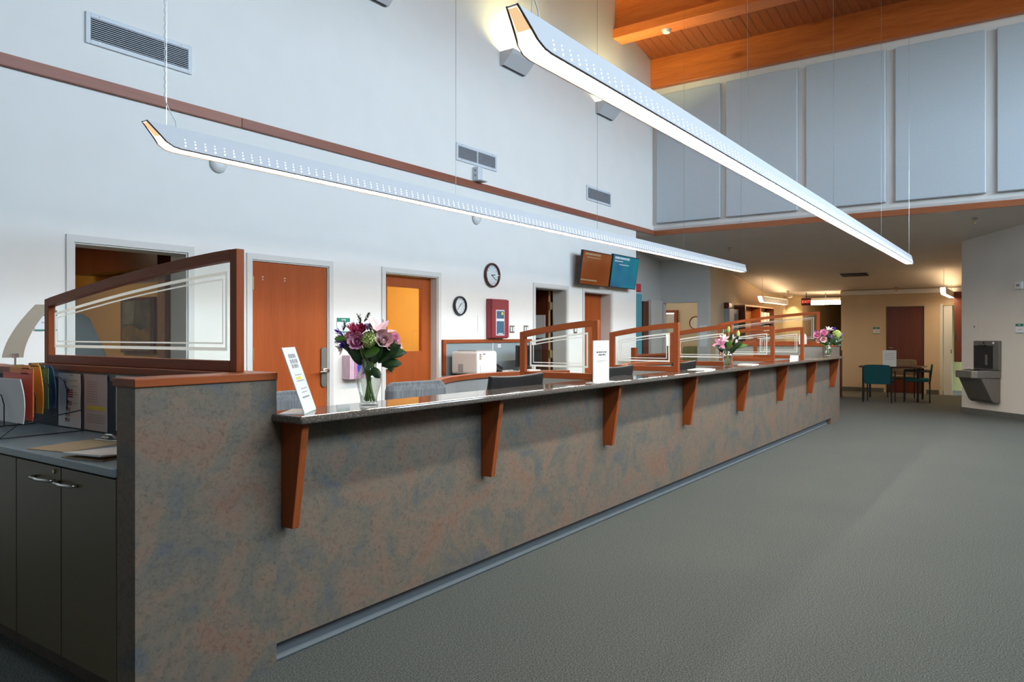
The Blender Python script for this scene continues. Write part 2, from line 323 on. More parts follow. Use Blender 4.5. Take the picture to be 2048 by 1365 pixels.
    def build(s, name, mat, parent=None, world=False, smooth=False, bevel=0.0, seg=2):
        me = bpy.data.meshes.new(name)
        vs_ = s.v
        off = Vector((0, 0, 0))
        if parent is None:
            xs = [[p[i] for p in vs_] for i in range(3)]
            off = Vector(((min(xs[0]) + max(xs[0])) / 2, (min(xs[1]) + max(xs[1])) / 2, min(xs[2])))
        elif world:
            off = Vector(parent['_loc']) if '_loc' in parent else parent.location.copy()
        me.from_pydata([(p[0] - off.x, p[1] - off.y, p[2] - off.z) for p in vs_], [], s.f)
        bm = bmesh.new(); bm.from_mesh(me); bmesh.ops.recalc_face_normals(bm, faces=bm.faces); bm.to_mesh(me); bm.free()
        o = bpy.data.objects.new(name, me); COL.objects.link(o)
        if mat: me.materials.append(MATS[mat])
        if smooth:
            for p in me.polygons: p.use_smooth = True
        if bevel:
            md = o.modifiers.new('bevel', 'BEVEL'); md.width = bevel; md.segments = seg; md.limit_method = 'ANGLE'; md.angle_limit = 0.7
        if parent is None: o.location = off
        else: o.parent = parent
        return o
def B(x0, x1, y0, y1, z0, z1): return MB().box(x0, x1, y0, y1, z0, z1)
def tag(o, label, cat, group=None):
    o['label'] = label; o['category'] = cat
    if group: o['group'] = group
    return o
def struct(o): o['kind'] = 'structure'; return o
def thing(name, label, cat, loc=(0, 0, 0), rz=0.0, group=None):
    o = bpy.data.objects.new(name, None); COL.objects.link(o); o.location = loc; o.rotation_euler = (0, 0, rz); o.empty_display_size = 0.1
    return tag(o, label, cat, group)
def sgroup(name, loc=(0, 0, 0)):
    o = bpy.data.objects.new(name, None); COL.objects.link(o); o.location = loc; return struct(o)
def sub(mb, name, mat, part, **k):               # sub-part of a part that sits at its thing's origin
    return mb.build(name, mat, part, **k)
def sub_w(mb, name, mat, part, root, **k):       # sub-part given in world coordinates of an unrotated thing
    L = root.location; mb.v = [(p[0] - L.x, p[1] - L.y, p[2] - L.z) for p in mb.v]
    return mb.build(name, mat, part, **k)
def copy_tree(o, parent=None):
    c = o.copy(); COL.objects.link(c); c.parent = parent
    for ch in list(o.children): copy_tree(ch, c)
    return c
def text_mesh(txt, size, M, extrude=0.0008):
    cu = bpy.data.curves.new('t', 'FONT'); cu.body = txt; cu.size = size; cu.extrude = extrude; cu.align_x = 'CENTER'; cu.align_y = 'CENTER'; cu.resolution_u = 2
    ob = bpy.data.objects.new('t', cu); COL.objects.link(ob); dg = bpy.context.evaluated_depsgraph_get(); dg.update()
    me = bpy.data.meshes.new_from_object(ob.evaluated_get(dg)); mb = MB()
    mb.add([v.co for v in me.vertices], [tuple(p.vertices) for p in me.polygons], M)
    bpy.data.objects.remove(ob); bpy.data.curves.remove(cu); bpy.data.meshes.remove(me)
    return mb
def bars(mb, fn, rows, rnd):                      # unreadable print: short dashes on a flat face; fn(a, b) -> point, rows: (a0, a1, b, h)
    for a0, a1, b, h in rows:
        a = a0
        while a < a1 - 1e-4:
            w = min(rnd.uniform(0.5, 1.6) * h * 1.1, a1 - a)
            vs_ = [fn(a, b), fn(a + w, b), fn(a + w, b + h), fn(a, b + h)]
            mb.add(vs_, [(0, 1, 2, 3)]); a += w + 0.35 * h
    return mb
def stuff(o): o['kind'] = 'stuff'; return o

# ================================================================ the setting
WY = 5.92; WT = 6.16           # left wall faces
FX = 13.03                     # upper far wall face
SZ = 3.235                     # lower edge of the upper walls
def soffit_z(x): return SZ - 0.1367 * (x - FX) if x < 19.0 else 2.42
struct(B(-4.2, 28.2, -4.8, 9.8, -0.1, 0.0).build('floor', 'carpet'))
OPEN = [(2.654, 3.573), (4.206, 5.119), (5.927, 6.815), (8.957, 9.839), (10.383, 11.309)]
m = MB(); x = -4.0
for a, b in OPEN:
    m.box(x, a, WY, WT, 0, SZ); m.box(a, b, WY, WT, 2.05, SZ); x = b
m.box(x, 12.28, WY, WT, 0, SZ)
m.prism([(-4.0, SZ), (13.2, SZ), (13.2, 6.9), (11.6, 6.95), (11.6, 7.4), (-4.0, 10.6)], 'y', WY, WT)
struct(m.build('wall_left', 'wall_paint'))
# far upper wall with its beam, the soffit behind it
struct(B(FX, 13.2, -4.6, WY, SZ, 6.9).build('wall_far', 'wall_paint'))
struct(B(-4.0, 4.08, 5.885, WY, SZ, 3.322).build('trim_1', 'trim_wood', bevel=0.003))
struct(B(4.085, FX, 5.885, WY, SZ, 3.322).build('trim_2', 'trim_wood', bevel=0.003))
struct(B(12.995, FX, -4.6, 5.885, SZ - 0.012, 3.318).build('trim_3', 'trim_wood_y', bevel=0.003))
struct(B(12.90, FX, -4.6, WY, 5.99, 6.60).build('ceiling_beam', 'beam_wood', bevel=0.01))
pur = sgroup('ceiling_beam', (11.53, 0.6, 6.43))
B(11.46, 11.66, -4.6, WY, 6.60, 7.40).build('beam_web', 'beam_wood', pur, world=True, bevel=0.01)
B(11.37, 11.71, -4.6, WY, 6.43, 6.60).build('beam_flange', 'beam_wood', pur, world=True, bevel=0.012)
# plank ceiling between the two beams, one board after the other, running down the slope
cl = sgroup('ceiling', (12.3, 0.6, 6.55))
def plank_mesh():
    mb = MB(); w = 0.142
    def zz(x): return 6.50 - 0.195 * (x - FX)
    pr = [(11.6, zz(11.6)), (FX + 0.05, zz(FX + 0.05)), (FX + 0.05, zz(FX + 0.05) + 0.04), (11.6, zz(11.6) + 0.04)]
    return mb.prism([(p[0] - 12.3, p[1] - 6.55) for p in pr], 'y', -w / 2 - 0.001, w / 2 + 0.001)
pl0 = None; yy = WY - 0.075
while yy > -4.6:
    if pl0 is None:
        pl0 = plank_mesh().build('plank', 'plank_wood', cl, bevel=0.003, seg=1); o = pl0
    else:
        o = pl0.copy(); COL.objects.link(o); o.parent = cl
    o.location = (random.uniform(-0.004, 0.0), yy - 0.6, random.uniform(-0.003, 0.003)); yy -= 0.146
MB().prism([(11.55, 6.86), (13.2, 6.54), (13.2, 6.66), (11.55, 6.98)], 'y', -4.7, WY + 0.1).build('roof_deck', 'plank_wood', cl, world=True)
struct(MB().prism([(-4.1, 10.32), (11.6, 7.30), (11.6, 7.42), (-4.1, 10.44)], 'y', -4.7, WY + 0.1).build('ceiling', 'plank_wood'))
m = MB().prism([(FX, SZ), (19.0, 2.42), (28.1, 2.42), (28.1, 2.55), (19.0, 2.55), (FX, SZ + 0.13)], 'y', -4.7, 9.7)
struct(m.build('ceiling', 'soffit_paint'))
struct(B(12.2, FX, WT, 9.7, SZ, SZ + 0.1).build('ceiling', 'soffit_paint'))
struct(B(-4.1, 12.28, WT, 9.7, 2.45, 2.55).build('ceiling', 'office_ceiling'))
# walls that close the hall where the camera does not look; clerestory windows on the right
WINX = [-0.4, 1.8, 4.5, 7.2, 9.9, 12.9]
WZ0, WZ1 = 4.4, 6.7
m = MB(); m.box(-4.1, WINX[-2] + 0.15, -4.75, -4.6, 0, WZ0); m.box(WINX[-2] + 0.15, 13.2, -4.75, -4.6, 0, 3.3); m.box(-4.1, 13.2, -4.75, -4.6, WZ1, 10.5)
m.box(-4.1, WINX[0], -4.75, -4.6, WZ0, WZ1); m.box(WINX[-1], 13.2, -4.75, -4.6, 0, WZ1)
for x in WINX[1:-1]: m.box(x - 0.15, x + 0.15, -4.75, -4.6, WZ0, WZ1)
struct(m.build('wall_right', 'wall_lobby_dark'))
for i in range(5):
    x0 = WINX[i] + (0 if i == 0 else 0.15); x1 = WINX[i + 1] - (0 if i == 4 else 0.15)
    wz = WZ0 if i < 4 else 3.3          # unseen last window, its sill lowered to brighten the far wall
    w = sgroup('window_%d' % (i + 1), ((x0 + x1) / 2, -4.68, wz))
    fr = MB().box(x0, x0 + 0.06, -4.72, -4.62, wz, WZ1).box(x1 - 0.06, x1, -4.72, -4.62, wz, WZ1).box(x0, x1, -4.72, -4.62, wz, wz + 0.06).box(x0, x1, -4.72, -4.62, WZ1 - 0.06, WZ1).box((x0 + x1) / 2 - 0.03, (x0 + x1) / 2 + 0.03, -4.72, -4.62, wz, WZ1)
    fr.build('window_frame', 'wood_rail', w, world=True)
    B(x0 + 0.02, x1 - 0.02, -4.673, -4.667, wz + 0.02, WZ1 - 0.02).build('pane', 'window_glass', w, world=True)
    lp = bpy.data.lights.new('window_portal', 'AREA'); lp.shape = 'RECTANGLE'; lp.size = x1 - x0; lp.size_y = WZ1 - wz; lp.cycles.is_portal = True
    lo = bpy.data.objects.new('window_portal', lp); COL.objects.link(lo); lo.location = ((x0 + x1) / 2, -4.8, (wz + WZ1) / 2); lo.rotation_euler = (PI / 2, 0, 0)
struct(B(-4.2, -4.0, -4.8, 9.8, 0, 10.6).build('wall_behind', 'wall_lobby_dark'))
# back offices behind the left wall
struct(B(-4.1, 28.1, 9.6, 9.75, 0, 2.55).build('wall_office', 'wall_yellow'))
struct(B(12.16, 12.28, WT, 9.7, 0, SZ + 0.05).build('wall_divider', 'wall_taupe'))
struct(B(4.32, 4.44, WT, 9.6, 0, 2.45).build('wall_office_end', 'wall_yellow'))
struct(B(5.45, 5.55, WT, 9.6, 0, 2.45).build('wall_office_left', 'wall_yellow'))
struct(B(7.6, 7.7, WT, 9.6, 0, 2.45).build('wall_office_right', 'wall_yellow'))
struct(B(5.55, 7.6, 7.6, 7.7, 0, 2.45).build('wall_office_back', 'wall_yellow'))
# region under the soffit
m = MB(); m.box(12.28, 15.1, 6.7, 6.82, 0, SZ)
struct(m.build('wall_recess', 'wall_bluegrey'))
m = MB(); m.box(15.1, 15.22, 5.61, 5.85, 0, 3.0); m.box(15.1, 15.22, 6.62, 6.82, 0, 3.0); m.box(15.1, 15.22, 5.85, 6.62, 2.04, 3.0)
struct(m.build('wall_gray', 'wall_bluegrey'))
struct(B(15.22, 21.0, 5.61, 5.73, 0, 3.0).build('wall_corridor', 'wall_beige'))
struct(B(21.0, 21.12, 5.17, 5.73, 0, 2.5).build('wall_accent', 'wall_warm'))
struct(B(21.12, 27.0, 5.17, 5.29, 0, 2.5).build('wall_hall_left', 'wall_beige'))
struct(B(27.0, 27.12, 3.7, 5.3, 0, 2.5).build('wall_hall_end', 'wall_green'))
struct(B(19.32, 27.0, 3.72, 3.835, 0, 2.5).build('wall_hall_right', 'wall_beige'))
m = MB(); DX = 19.2
for a, b, z0 in ((2.86, 3.835, 0), (2.07, 2.86, 2.01), (1.72, 2.07, 0), (1.05, 1.72, 2.01), (-0.2, 1.05, 0)):
    m.box(DX, DX + 0.12, a, b, z0, 2.5)
struct(m.build('wall_back', 'wall_beige'))
struct(B(DX + 1.6, DX + 1.7, -0.2, 3.6, 0, 2.5).build('wall_closet', 'wall_green'))
m = MB(); m.box(DX - 0.012, DX, 2.9, 3.84, 0, 0.10); m.box(DX - 0.012, DX, 1.78, 2.03, 0, 0.10)
struct(m.build('baseboard_back', 'wall_base'))
struct(B(DX - 0.05, DX, 0.5, 3.84, 2.30, 2.40).build('trim_4', 'wall_paint'))
# wall that stands at 45 degrees on the right
A0 = Vector((14.985, 1.045, 0)); A1 = Vector((13.05, -0.915, 0))
d45 = (A1 - A0).normalized(); n45 = Vector((-d45.y, d45.x, 0))
if n45.x > 0: n45 = -n45
def wallpt(s_, h, out=0.0): p = A0 + d45 * s_ + n45 * out; return (p.x, p.y, h)
Lw = (A1 - A0).length
m = MB()
pa = [wallpt(0, 0), wallpt(Lw, 0), wallpt(Lw, soffit_z(A1.x) + 0.05), wallpt(0, soffit_z(A0.x) + 0.05)]
pb = [wallpt(0, 0, -0.14), wallpt(Lw, 0, -0.14), wallpt(Lw, soffit_z(A1.x) + 0.05, -0.14), wallpt(0, soffit_z(A0.x) + 0.05, -0.14)]
m.add(pa + pb, [(0, 1, 2, 3), (7, 6, 5, 4), (0, 4, 5, 1), (1, 5, 6, 2), (2, 6, 7, 3), (3, 7, 4, 0)])
struct(m.build('wall_angled', 'wall_taupe'))
m = MB(); q0, q1 = wallpt(0, 0, 0.012), wallpt(Lw, 0, 0.012); r0, r1 = wallpt(0, 0, 0), wallpt(Lw, 0, 0)
m.add([q0, q1, (q1[0], q1[1], 0.1), (q0[0], q0[1], 0.1), r0, r1, (r1[0], r1[1], 0.1), (r0[0], r0[1], 0.1)], [(0, 1, 2, 3), (3, 2, 6, 7), (0, 3, 7, 4), (1, 5, 6, 2), (4, 5, 1, 0)])
struct(m.build('baseboard_angled', 'wall_base'))
struct(B(13.05, 13.2, -4.6, -0.9, 0, SZ).build('wall_lobby_end', 'wall_taupe'))
struct(B(15.0, 19.2, 0.80, 0.92, 0, 3.1).build('wall_closet_left', 'wall_beige'))

# ================================================================ doors and frames on the left wall
def frame(n, a, b, z, depth, mat='frame_paint'):
    """pale steel frame: jambs that line the opening and a flat face around it"""
    g = sgroup('trim_%d' % n, ((a + b) / 2, WY, 0)); f = 0.055
    B(a - f, a, WY - 0.014, WY, 0, z + f).build('jamb', mat, g, world=True)
    B(b, b + f, WY - 0.014, WY, 0, z + f).build('jamb', mat, g, world=True)
    B(a, b, WY - 0.014, WY, z, z + f).build('head', mat, g, world=True)
    B(b - 0.012, b, WY, WY + depth, 0, z).build('jamb_lining', mat, g, world=True)
    B(a, a + 0.012, WY, WY + depth, 0, z).build('jamb_lining', mat, g, world=True)
    B(a + 0.012, b - 0.012, WY, WY + depth, z - 0.012, z).build('head_lining', mat, g, world=True)
for i, (a, b) in enumerate(OPEN): frame(5 + i, a, b, 2.05, 0.24)
def handle_set(g, x, y, z, nx, world=True):
    pl_ = MB().prism([(x + 0.036 * math.cos(t), z + (0.17 if math.sin(t) > 0 else -0.17) + 0.036 * math.sin(t)) for t in [2 * PI * k / 24 for k in range(24)]], 'y', y - 0.012, y)
    p = pl_.build('handle_plate', 'steel', g, world=True, bevel=0.003)
    return p
# door in the second opening: closed, flush with the wall face
d2 = sgroup('door_1', (4.66, 5.93, 0))
B(4.222, 5.103, 5.932, 5.975, 0.01, 2.034).build('door_leaf', 'door_wood', d2, world=True, bevel=0.002)
pl_ = MB().prism([(5.062 + 0.04 * math.cos(t), 1.02 + (0.165 if math.sin(t) > 0 else -0.165) + 0.04 * math.sin(t)) for t in [2 * PI * k / 28 + 0.01 for k in range(28)]], 'y', 5.914, 5.932)
hp = pl_.build('handle_plate', 'steel', d2, world=True, bevel=0.003)
hm = MB().tube([(5.062, 5.914, 0.985), (5.062, 5.855, 0.985)], 0.018, 12).tube([(5.062, 5.86, 0.985), (5.03, 5.855, 0.982), (4.96, 5.86, 0.975)], 0.012, 10)
hm.lathe([(0.034, 0), (0.034, 0.012), (0.028, 0.02)], 20, Matrix.Translation((5.062, 5.914, 0.985)) @ Matrix.Rotation(PI / 2, 4, 'X'))
sub_w(hm, 'lever', 'chrome', hp, d2, smooth=True)
for z in (0.35, 1.17, 1.83):
    MB().tube([(4.215, 5.915, z - 0.06), (4.215, 5.915, z + 0.06)], 0.011, 10).build('hinge', 'brass', d2, world=True)
for x, z in ((4.335, 1.895), (4.335, 1.87), (4.585, 1.895), (4.585, 1.87)):
    B(x - 0.006, x + 0.006, 5.928, 5.932, z - 0.006, z + 0.006).build('screw_plug', 'paper_cream', d2, world=True)
# door with the yellow lite
d3 = sgroup('door_2', (6.37, 6.02, 0)); yd = 6.02
m = MB().box(5.94, 6.06, yd, yd + 0.045, 0.01, 2.03).box(6.64, 6.80, yd, yd + 0.045, 0.01, 2.03).box(6.06, 6.64, yd, yd + 0.045, 1.905, 2.03).box(6.06, 6.64, yd, yd + 0.045, 0.01, 1.155)
m.build('door_leaf', 'door_wood', d3, world=True)
B(6.06, 6.64, yd + 0.02, yd + 0.026, 1.155, 1.905).build('pane', 'glass_clear', d3, world=True)
lv = MB().tube([(6.0, yd, 0.965), (6.0, yd - 0.06, 0.965)], 0.016, 10).tube([(6.0, yd - 0.055, 0.965), (6.12, yd - 0.055, 0.96)], 0.011, 10)
lv.lathe([(0.032, 0), (0.03, 0.012)], 20, Matrix.Translation((6.0, yd, 0.965)) @ Matrix.Rotation(PI / 2, 4, 'X'))
lv.build('handle', 'chrome', d3, world=True, smooth=True)
# open door leaf in the fourth opening, swung into the dark office
d4 = sgroup('door_3', (9.77, 6.6, 0))
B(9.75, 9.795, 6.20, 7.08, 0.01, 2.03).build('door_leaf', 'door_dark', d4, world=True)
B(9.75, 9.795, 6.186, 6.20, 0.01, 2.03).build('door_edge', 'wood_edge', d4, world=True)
for z in (0.3, 1.05, 1.80): B(9.745, 9.83, 6.165, 6.188, z - 0.06, z + 0.06).build('hinge', 'brass', d4, world=True)
MB().box(9.742, 9.75, 6.25, 6.47, 1.30, 1.66).build('notice', 'paper', d4, world=True)
# closed door deep in the fifth opening
d5 = sgroup('door_4', (10.84, 6.14, 0))
B(10.40, 11.29, 6.11, 6.155, 0.01, 2.03).build('door_leaf', 'door_wood', d5, world=True)
MB().tube([(10.48, 6.11, 1.0), (10.48, 6.05, 1.0), (10.60, 6.05, 1.0)], 0.012, 8).build('handle', 'chrome', d5, world=True)
# dark-stained door in the recess, half open
d6 = sgroup('door_5', (14.5, 6.66, 0))
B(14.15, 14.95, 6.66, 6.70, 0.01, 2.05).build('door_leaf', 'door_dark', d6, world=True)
B(14.42, 14.98, 6.60, 6.665, 0, 2.09).build('door_panel', 'wall_taupe', d6, world=True)
# far doors
d7 = sgroup('door_6', (DX, 2.46, 0))
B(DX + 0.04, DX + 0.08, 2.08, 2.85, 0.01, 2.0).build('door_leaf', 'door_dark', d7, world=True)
for a, b, z0, z1 in ((2.03, 2.07, 0, 2.05), (2.86, 2.90, 0, 2.05), (2.07, 2.86, 2.01, 2.05)):
    B(DX - 0.012, DX, a, b, z0, z1).build('door_frame', 'wall_beige', d7, world=True)
MB().tube([(DX + 0.04, 2.79, 1.05), (DX - 0.03, 2.79, 1.05), (DX - 0.03, 2.70, 1.04)], 0.012, 8).build('handle', 'chrome', d7, world=True)
d8 = sgroup('door_7', (DX, 1.6, 0))
B(DX + 0.02, DX + 0.90, 1.60, 1.64, 0.01, 2.0).build('door_leaf', 'frame_paint', d8, world=True)
B(DX - 0.012, DX + 0.01, 1.70, 1.76, 0, 2.05).build('door_frame', 'frame_paint', d8, world=True)
B(DX - 0.02, DX + 0.02, 1.52, 1.685, 0.0, 2.0).build('door_edge', 'frame_paint', d8, world=True)
B(DX - 0.028, DX - 0.02, 1.53, 1.545, 0.93, 1.02).build('lock', 'dark_metal', d8, world=True)
d9 = sgroup('door_8', (27.0, 4.0, 0))
B(26.95, 27.0, 3.84, 4.1, 0.01, 2.0).build('door_leaf', 'black_plastic', d9, world=True)
m = MB(); m.box(15.085, 15.1, 5.80, 5.85, 0, 2.09).box(15.085, 15.1, 6.62, 6.66, 0, 2.09).box(15.085, 15.1, 5.85, 6.62, 2.04, 2.09).box(15.1, 15.22, 5.838, 5.85, 0, 2.04)
struct(m.build('trim_10', 'wall_bluegrey'))

# lit back rooms: unseen ceiling panels, added to brighten them
for n, (lab, x, y, s) in enumerate([('added ceiling light panel in the yellow office behind the glazed door', 6.4, 6.9, 0.5), ('added ceiling light panel in the room behind the grey wall', 17.0, 7.2, 0.6), ('added ceiling light panel in the yellow office with the painting', 3.0, 8.4, 0.28)]):
    zc = soffit_z(x) if x > 13 else 2.45
    t = thing('added_ceiling_light', lab, 'light', (x, y, zc - 0.06 - (0.1 if x > 13 else 0)))
    MB().box(-s / 2 - 0.03, s / 2 + 0.03, -s / 2 - 0.03, s / 2 + 0.03, 0.01, 0.16 if x > 13 else 0.06).build('housing', 'white_plastic', t)
    B(-s / 2, s / 2, -s / 2, s / 2, 0.0, 0.012).build('diffuser', 'office_glow' if n == 1 else 'office_bright', t)

# ================================================================ long pendant lights
LX0, LX1, ZB, ZT = 2.20, 12.65, 2.42, 2.55
def pendant(yc, label, wires, cable):
    t = thing('pendant_light', label, 'light', ((LX0 + LX1) / 2, yc, ZB), group='long pendant lights over the counter')
    wt, wb, th = 0.024, 0.052, 0.004
    # side elevation of a shade: square top, sled-shaped near end
    prof = [(LX0, ZT), (LX1, ZT), (LX1, ZB), (LX0 + 0.19, ZB), (LX0 + 0.145, ZB + 0.006), (LX0 + 0.105, ZB + 0.026), (LX0 + 0.075, ZB + 0.058)]
    def half(z): return wt + (wb - wt) * (ZT - z) / (ZT - ZB)
    for s in (-1, 1):
        mb = MB(); n = len(prof)
        vs_ = [(x, yc + s * half(z), z) for x, z in prof] + [(x, yc + s * (half(z) - th), z) for x, z in prof]
        fs = [tuple(range(n)), tuple(range(2 * n - 1, n - 1, -1))] + [(i, (i + 1) % n, n + (i + 1) % n, n + i) for i in range(n)]
        mb.add(vs_, fs); sh = mb.build('shade', 'lamp_white', t, world=True)
        # brown rim that edges the opening
        e = MB(); loop = [prof[0]] + prof[:2:-1] + [prof[3], prof[2]]; loop = [prof[0], prof[6], prof[5], prof[4], prof[3], prof[2]]
        e.tube([(x, yc + s * (half(z) - 0.001), z) for x, z in loop], 0.0045, 6)
        sub_w(e, 'rim', 'lamp_edge', sh, t)
        # perforations: three dots in a row, growing downwards, light showing through
        p = MB(); x = LX0 + 0.22; k = 6
        while x < LX1 - 0.03:
            for dz, r in ((0.026, 0.0050), (0.046, 0.0040), (0.064, 0.0029)):
                z = ZB + dz; c = Vector((x, yc + s * (half(z) + 0.0008), z)); up = Vector((0, -s * (wb - wt), ZT - ZB)).normalized()
                p.add([c + Vector((1, 0, 0)) * (r * math.cos(2 * PI * j / k)) + up * (r * math.sin(2 * PI * j / k)) for j in range(k)], [tuple(range(k))])
            x += 0.064
        o = sub_w(p, 'perforation', 'perforation_glow', sh, t); o['kind'] = 'stuff'
    B(LX0, LX1, yc - wt, yc + wt, ZT - 0.006, ZT).build('top_plate', 'lamp_white', t, world=True)
    m = MB(); m.add([(LX1 - 0.004, yc - wb, ZB), (LX1 - 0.004, yc + wb, ZB), (LX1 - 0.004, yc + wt, ZT), (LX1 - 0.004, yc - wt, ZT), (LX1, yc - wb, ZB), (LX1, yc + wb, ZB), (LX1, yc + wt, ZT), (LX1, yc - wt, ZT)],
                    [(0, 3, 2, 1), (4, 5, 6, 7), (0, 1, 5, 4), (1, 2, 6, 5), (2, 3, 7, 6), (3, 0, 4, 7)])
    m.build('end_cap', 'lamp_white', t, world=True)
    # luminous diffuser set into the opening, turning up at the near end
    g = MB(); ins = 0.007; path = [(LX0 + 0.006, ZT - 0.008)] + [(x + 0.004, z + 0.004) for x, z in prof[:2:-1]] + [(LX1 - 0.06, ZB + 0.004)]
    for i in range(len(path) - 1):
        (xa, za), (xb, zb) = path[i], path[i + 1]
        ha, hb = half(za) - ins, half(zb) - ins
        if i in (0, 1): q = MB()                     # the lamps stop short of the upturned end, which only glows
        else: q = g
        q.add([(xa, yc - ha, za), (xa, yc + ha, za), (xb, yc + hb, zb), (xb, yc - hb, zb)], [(0, 1, 2, 3)])
        if i in (0, 1): q.build('end_lens', ('lamp_end_warm', 'lamp_end_mid')[i], t, world=True)
    g.build('diffuser', 'lamp_glow', t, world=True)
    for x in wires:
        zt = 10.32 - (x + 4.1) * 0.1924 if x < 11.6 else 6.50 - 0.195 * (x - FX)
        MB().tube([(x, yc, ZT), (x, yc, zt)], 0.0017, 5).build('suspension_wire', 'chrome', t, world=True)
    xc = cable; zt = 10.32 - (xc + 4.1) * 0.1924
    pts = [(xc + 0.07, yc, ZT), (xc + 0.065, yc, ZT + 0.04), (xc + 0.03, yc, ZT + 0.09), (xc + 0.006, yc - 0.004, ZT + 0.13)]
    z = ZT + 0.16
    while z < 4.6:
        pts.append((xc + 0.0035 * math.cos(z * 130), yc + 0.0035 * math.sin(z * 130), z)); z += 0.014
    pts.append((xc, yc, zt))
    MB().tube(pts, 0.003, 5).build('power_cable', 'white_plastic', t, world=True)
    return t
pendant(4.075, 'long white perforated pendant light over the desks behind the counter, nearer the left wall', [2.33, 4.93, 7.45, 10.0, 12.5], 2.32)
pendant(1.555, 'long white perforated pendant light over the lobby carpet in front of the counter', [2.33, 4.9, 7.45, 10.1, 12.56], 2.31)

# ================================================================ wall uplights
for lab, xc in (('white wedge uplight on the left wall, cut off by the top edge of the photo', 5.66), ('white wedge uplight on the left wall behind the near end of the lobby pendant', 8.37), ('white wedge uplight on the left wall nearest the wooden ceiling beam', 11.03)):
    t = thing('wall_uplight', lab, 'light', (xc, 5.82, 5.0), group='wall uplights'); h = 0.27
    m = MB(); pr = [(WY, 5.0), (5.865, 5.0), (5.72, 5.14), (5.70, 5.19), (5.712, 5.19), (5.735, 5.145), (5.868, 5.018), (WY, 5.018)]
    m.prism(pr, 'x', xc - h, xc + h).prism([(WY, 5.0), (5.865, 5.0), (5.72, 5.14), (5.70, 5.19), (WY, 5.19)], 'x', xc - h - 0.006, xc - h).prism([(WY, 5.0), (5.865, 5.0), (5.72, 5.14), (5.70, 5.19), (WY, 5.19)], 'x', xc + h, xc + h + 0.006)
    m.build('housing', 'lamp_white', t, world=True)
    B(xc - h + 0.02, xc + h - 0.02, 5.875, 5.905, 4.996, 5.0).build('slot', 'vent_dark', t, world=True)
    B(xc - h + 0.04, xc + h - 0.04, 5.80, 5.88, 5.10, 5.125).build('lamp_tube', 'sconce_glow', t, world=True)

# ================================================================ acoustic panels of the far wall
AP = [(5.83, 4.61), (4.50, 3.28), (3.14, 1.94), (1.80, 0.60), (0.46, -0.75), (-0.89, -2.1)]
LABP = ['blue-grey acoustic panel in the corner beside the left wall', 'second blue-grey acoustic panel from the corner of the two walls', 'third blue-grey acoustic panel from the corner, behind the pendant wires', 'fourth blue-grey acoustic panel from the corner, left of the one cut off by the frame',
        'blue-grey acoustic panel cut off by the right edge of the photo']
for (a, b), lab in zip(AP, LABP):
    t = thing('acoustic_panel', lab, 'panel', (13.0, (a + b) / 2, 3.45), group='acoustic panels on the far wall')
    B(12.965, 13.012, b, a, 3.45, 5.86).build('fabric_board', 'acoustic', t, world=True, bevel=0.012)
    B(12.963, 13.012, b - 0.004, a + 0.004, 3.444, 3.452).build('edge_strip', 'grey_plastic', t, world=True)

# ================================================================ wall vents
def vent(x0, x1, z0, z1, n, lab, mull=False):
    t = thing('wall_vent', lab, 'vent', ((x0 + x1) / 2, 5.91, z0), group='louvred vents on the left wall'); f = 0.035
    B(x0 + 0.01, x1 - 0.01, 5.914, 5.919, z0 + 0.01, z1 - 0.01).build('backing', 'vent_dark', t, world=True)
    m = MB().box(x0, x0 + f, 5.90, WY, z0, z1).box(x1 - f, x1, 5.90, WY, z0, z1).box(x0 + f, x1 - f, 5.90, WY, z0, z0 + f).box(x0 + f, x1 - f, 5.90, WY, z1 - f, z1)
    m.build('frame', 'vent_white', t, world=True, bevel=0.003)
    if mull: B((x0 + x1) / 2 - 0.008, (x0 + x1) / 2 + 0.008, 5.898, 5.914, z0 + f, z1 - f).build('mullion', 'vent_white', t, world=True)
    first = None; st = (z1 - z0 - 2 * f) / n
    for k in range(n):
        z = z0 + f + st * (k + 0.5)
        if first is None:
            first = MB().prism([(5.900 - 5.91, -st * 0.16), (5.914 - 5.91, st * 0.10), (5.914 - 5.91, st * 0.36), (5.900 - 5.91, st * 0.10)], 'x', -(x1 - x0) / 2 + f, (x1 - x0) / 2 - f).build('slat', 'vent_white', t); o = first
        else:
            o = first.copy(); COL.objects.link(o); o.parent = t
        o.location = (0, 0, z - z0)
    for x in (x0 + 0.1, x1 - 0.1):
        for z in (z0 + f / 2, z1 - f / 2): MB().lathe([(0.006, 0), (0.004, 0.003)], 8, Matrix.Translation((x, 5.90, z)) @ Matrix.Rotation(PI / 2, 4, 'X')).build('screw', 'chrome', t, world=True)
vent(2.735, 3.605, 3.58, 3.82, 11, 'large louvred white wall vent above the near doorway')
vent(7.156, 8.007, 3.538, 3.76, 12, 'louvred white wall vent with a middle bar, above the small grey speaker box', True)
vent(10.448, 11.291, 3.53, 3.77, 10, 'small-looking louvred wall vent nearest the far corner')

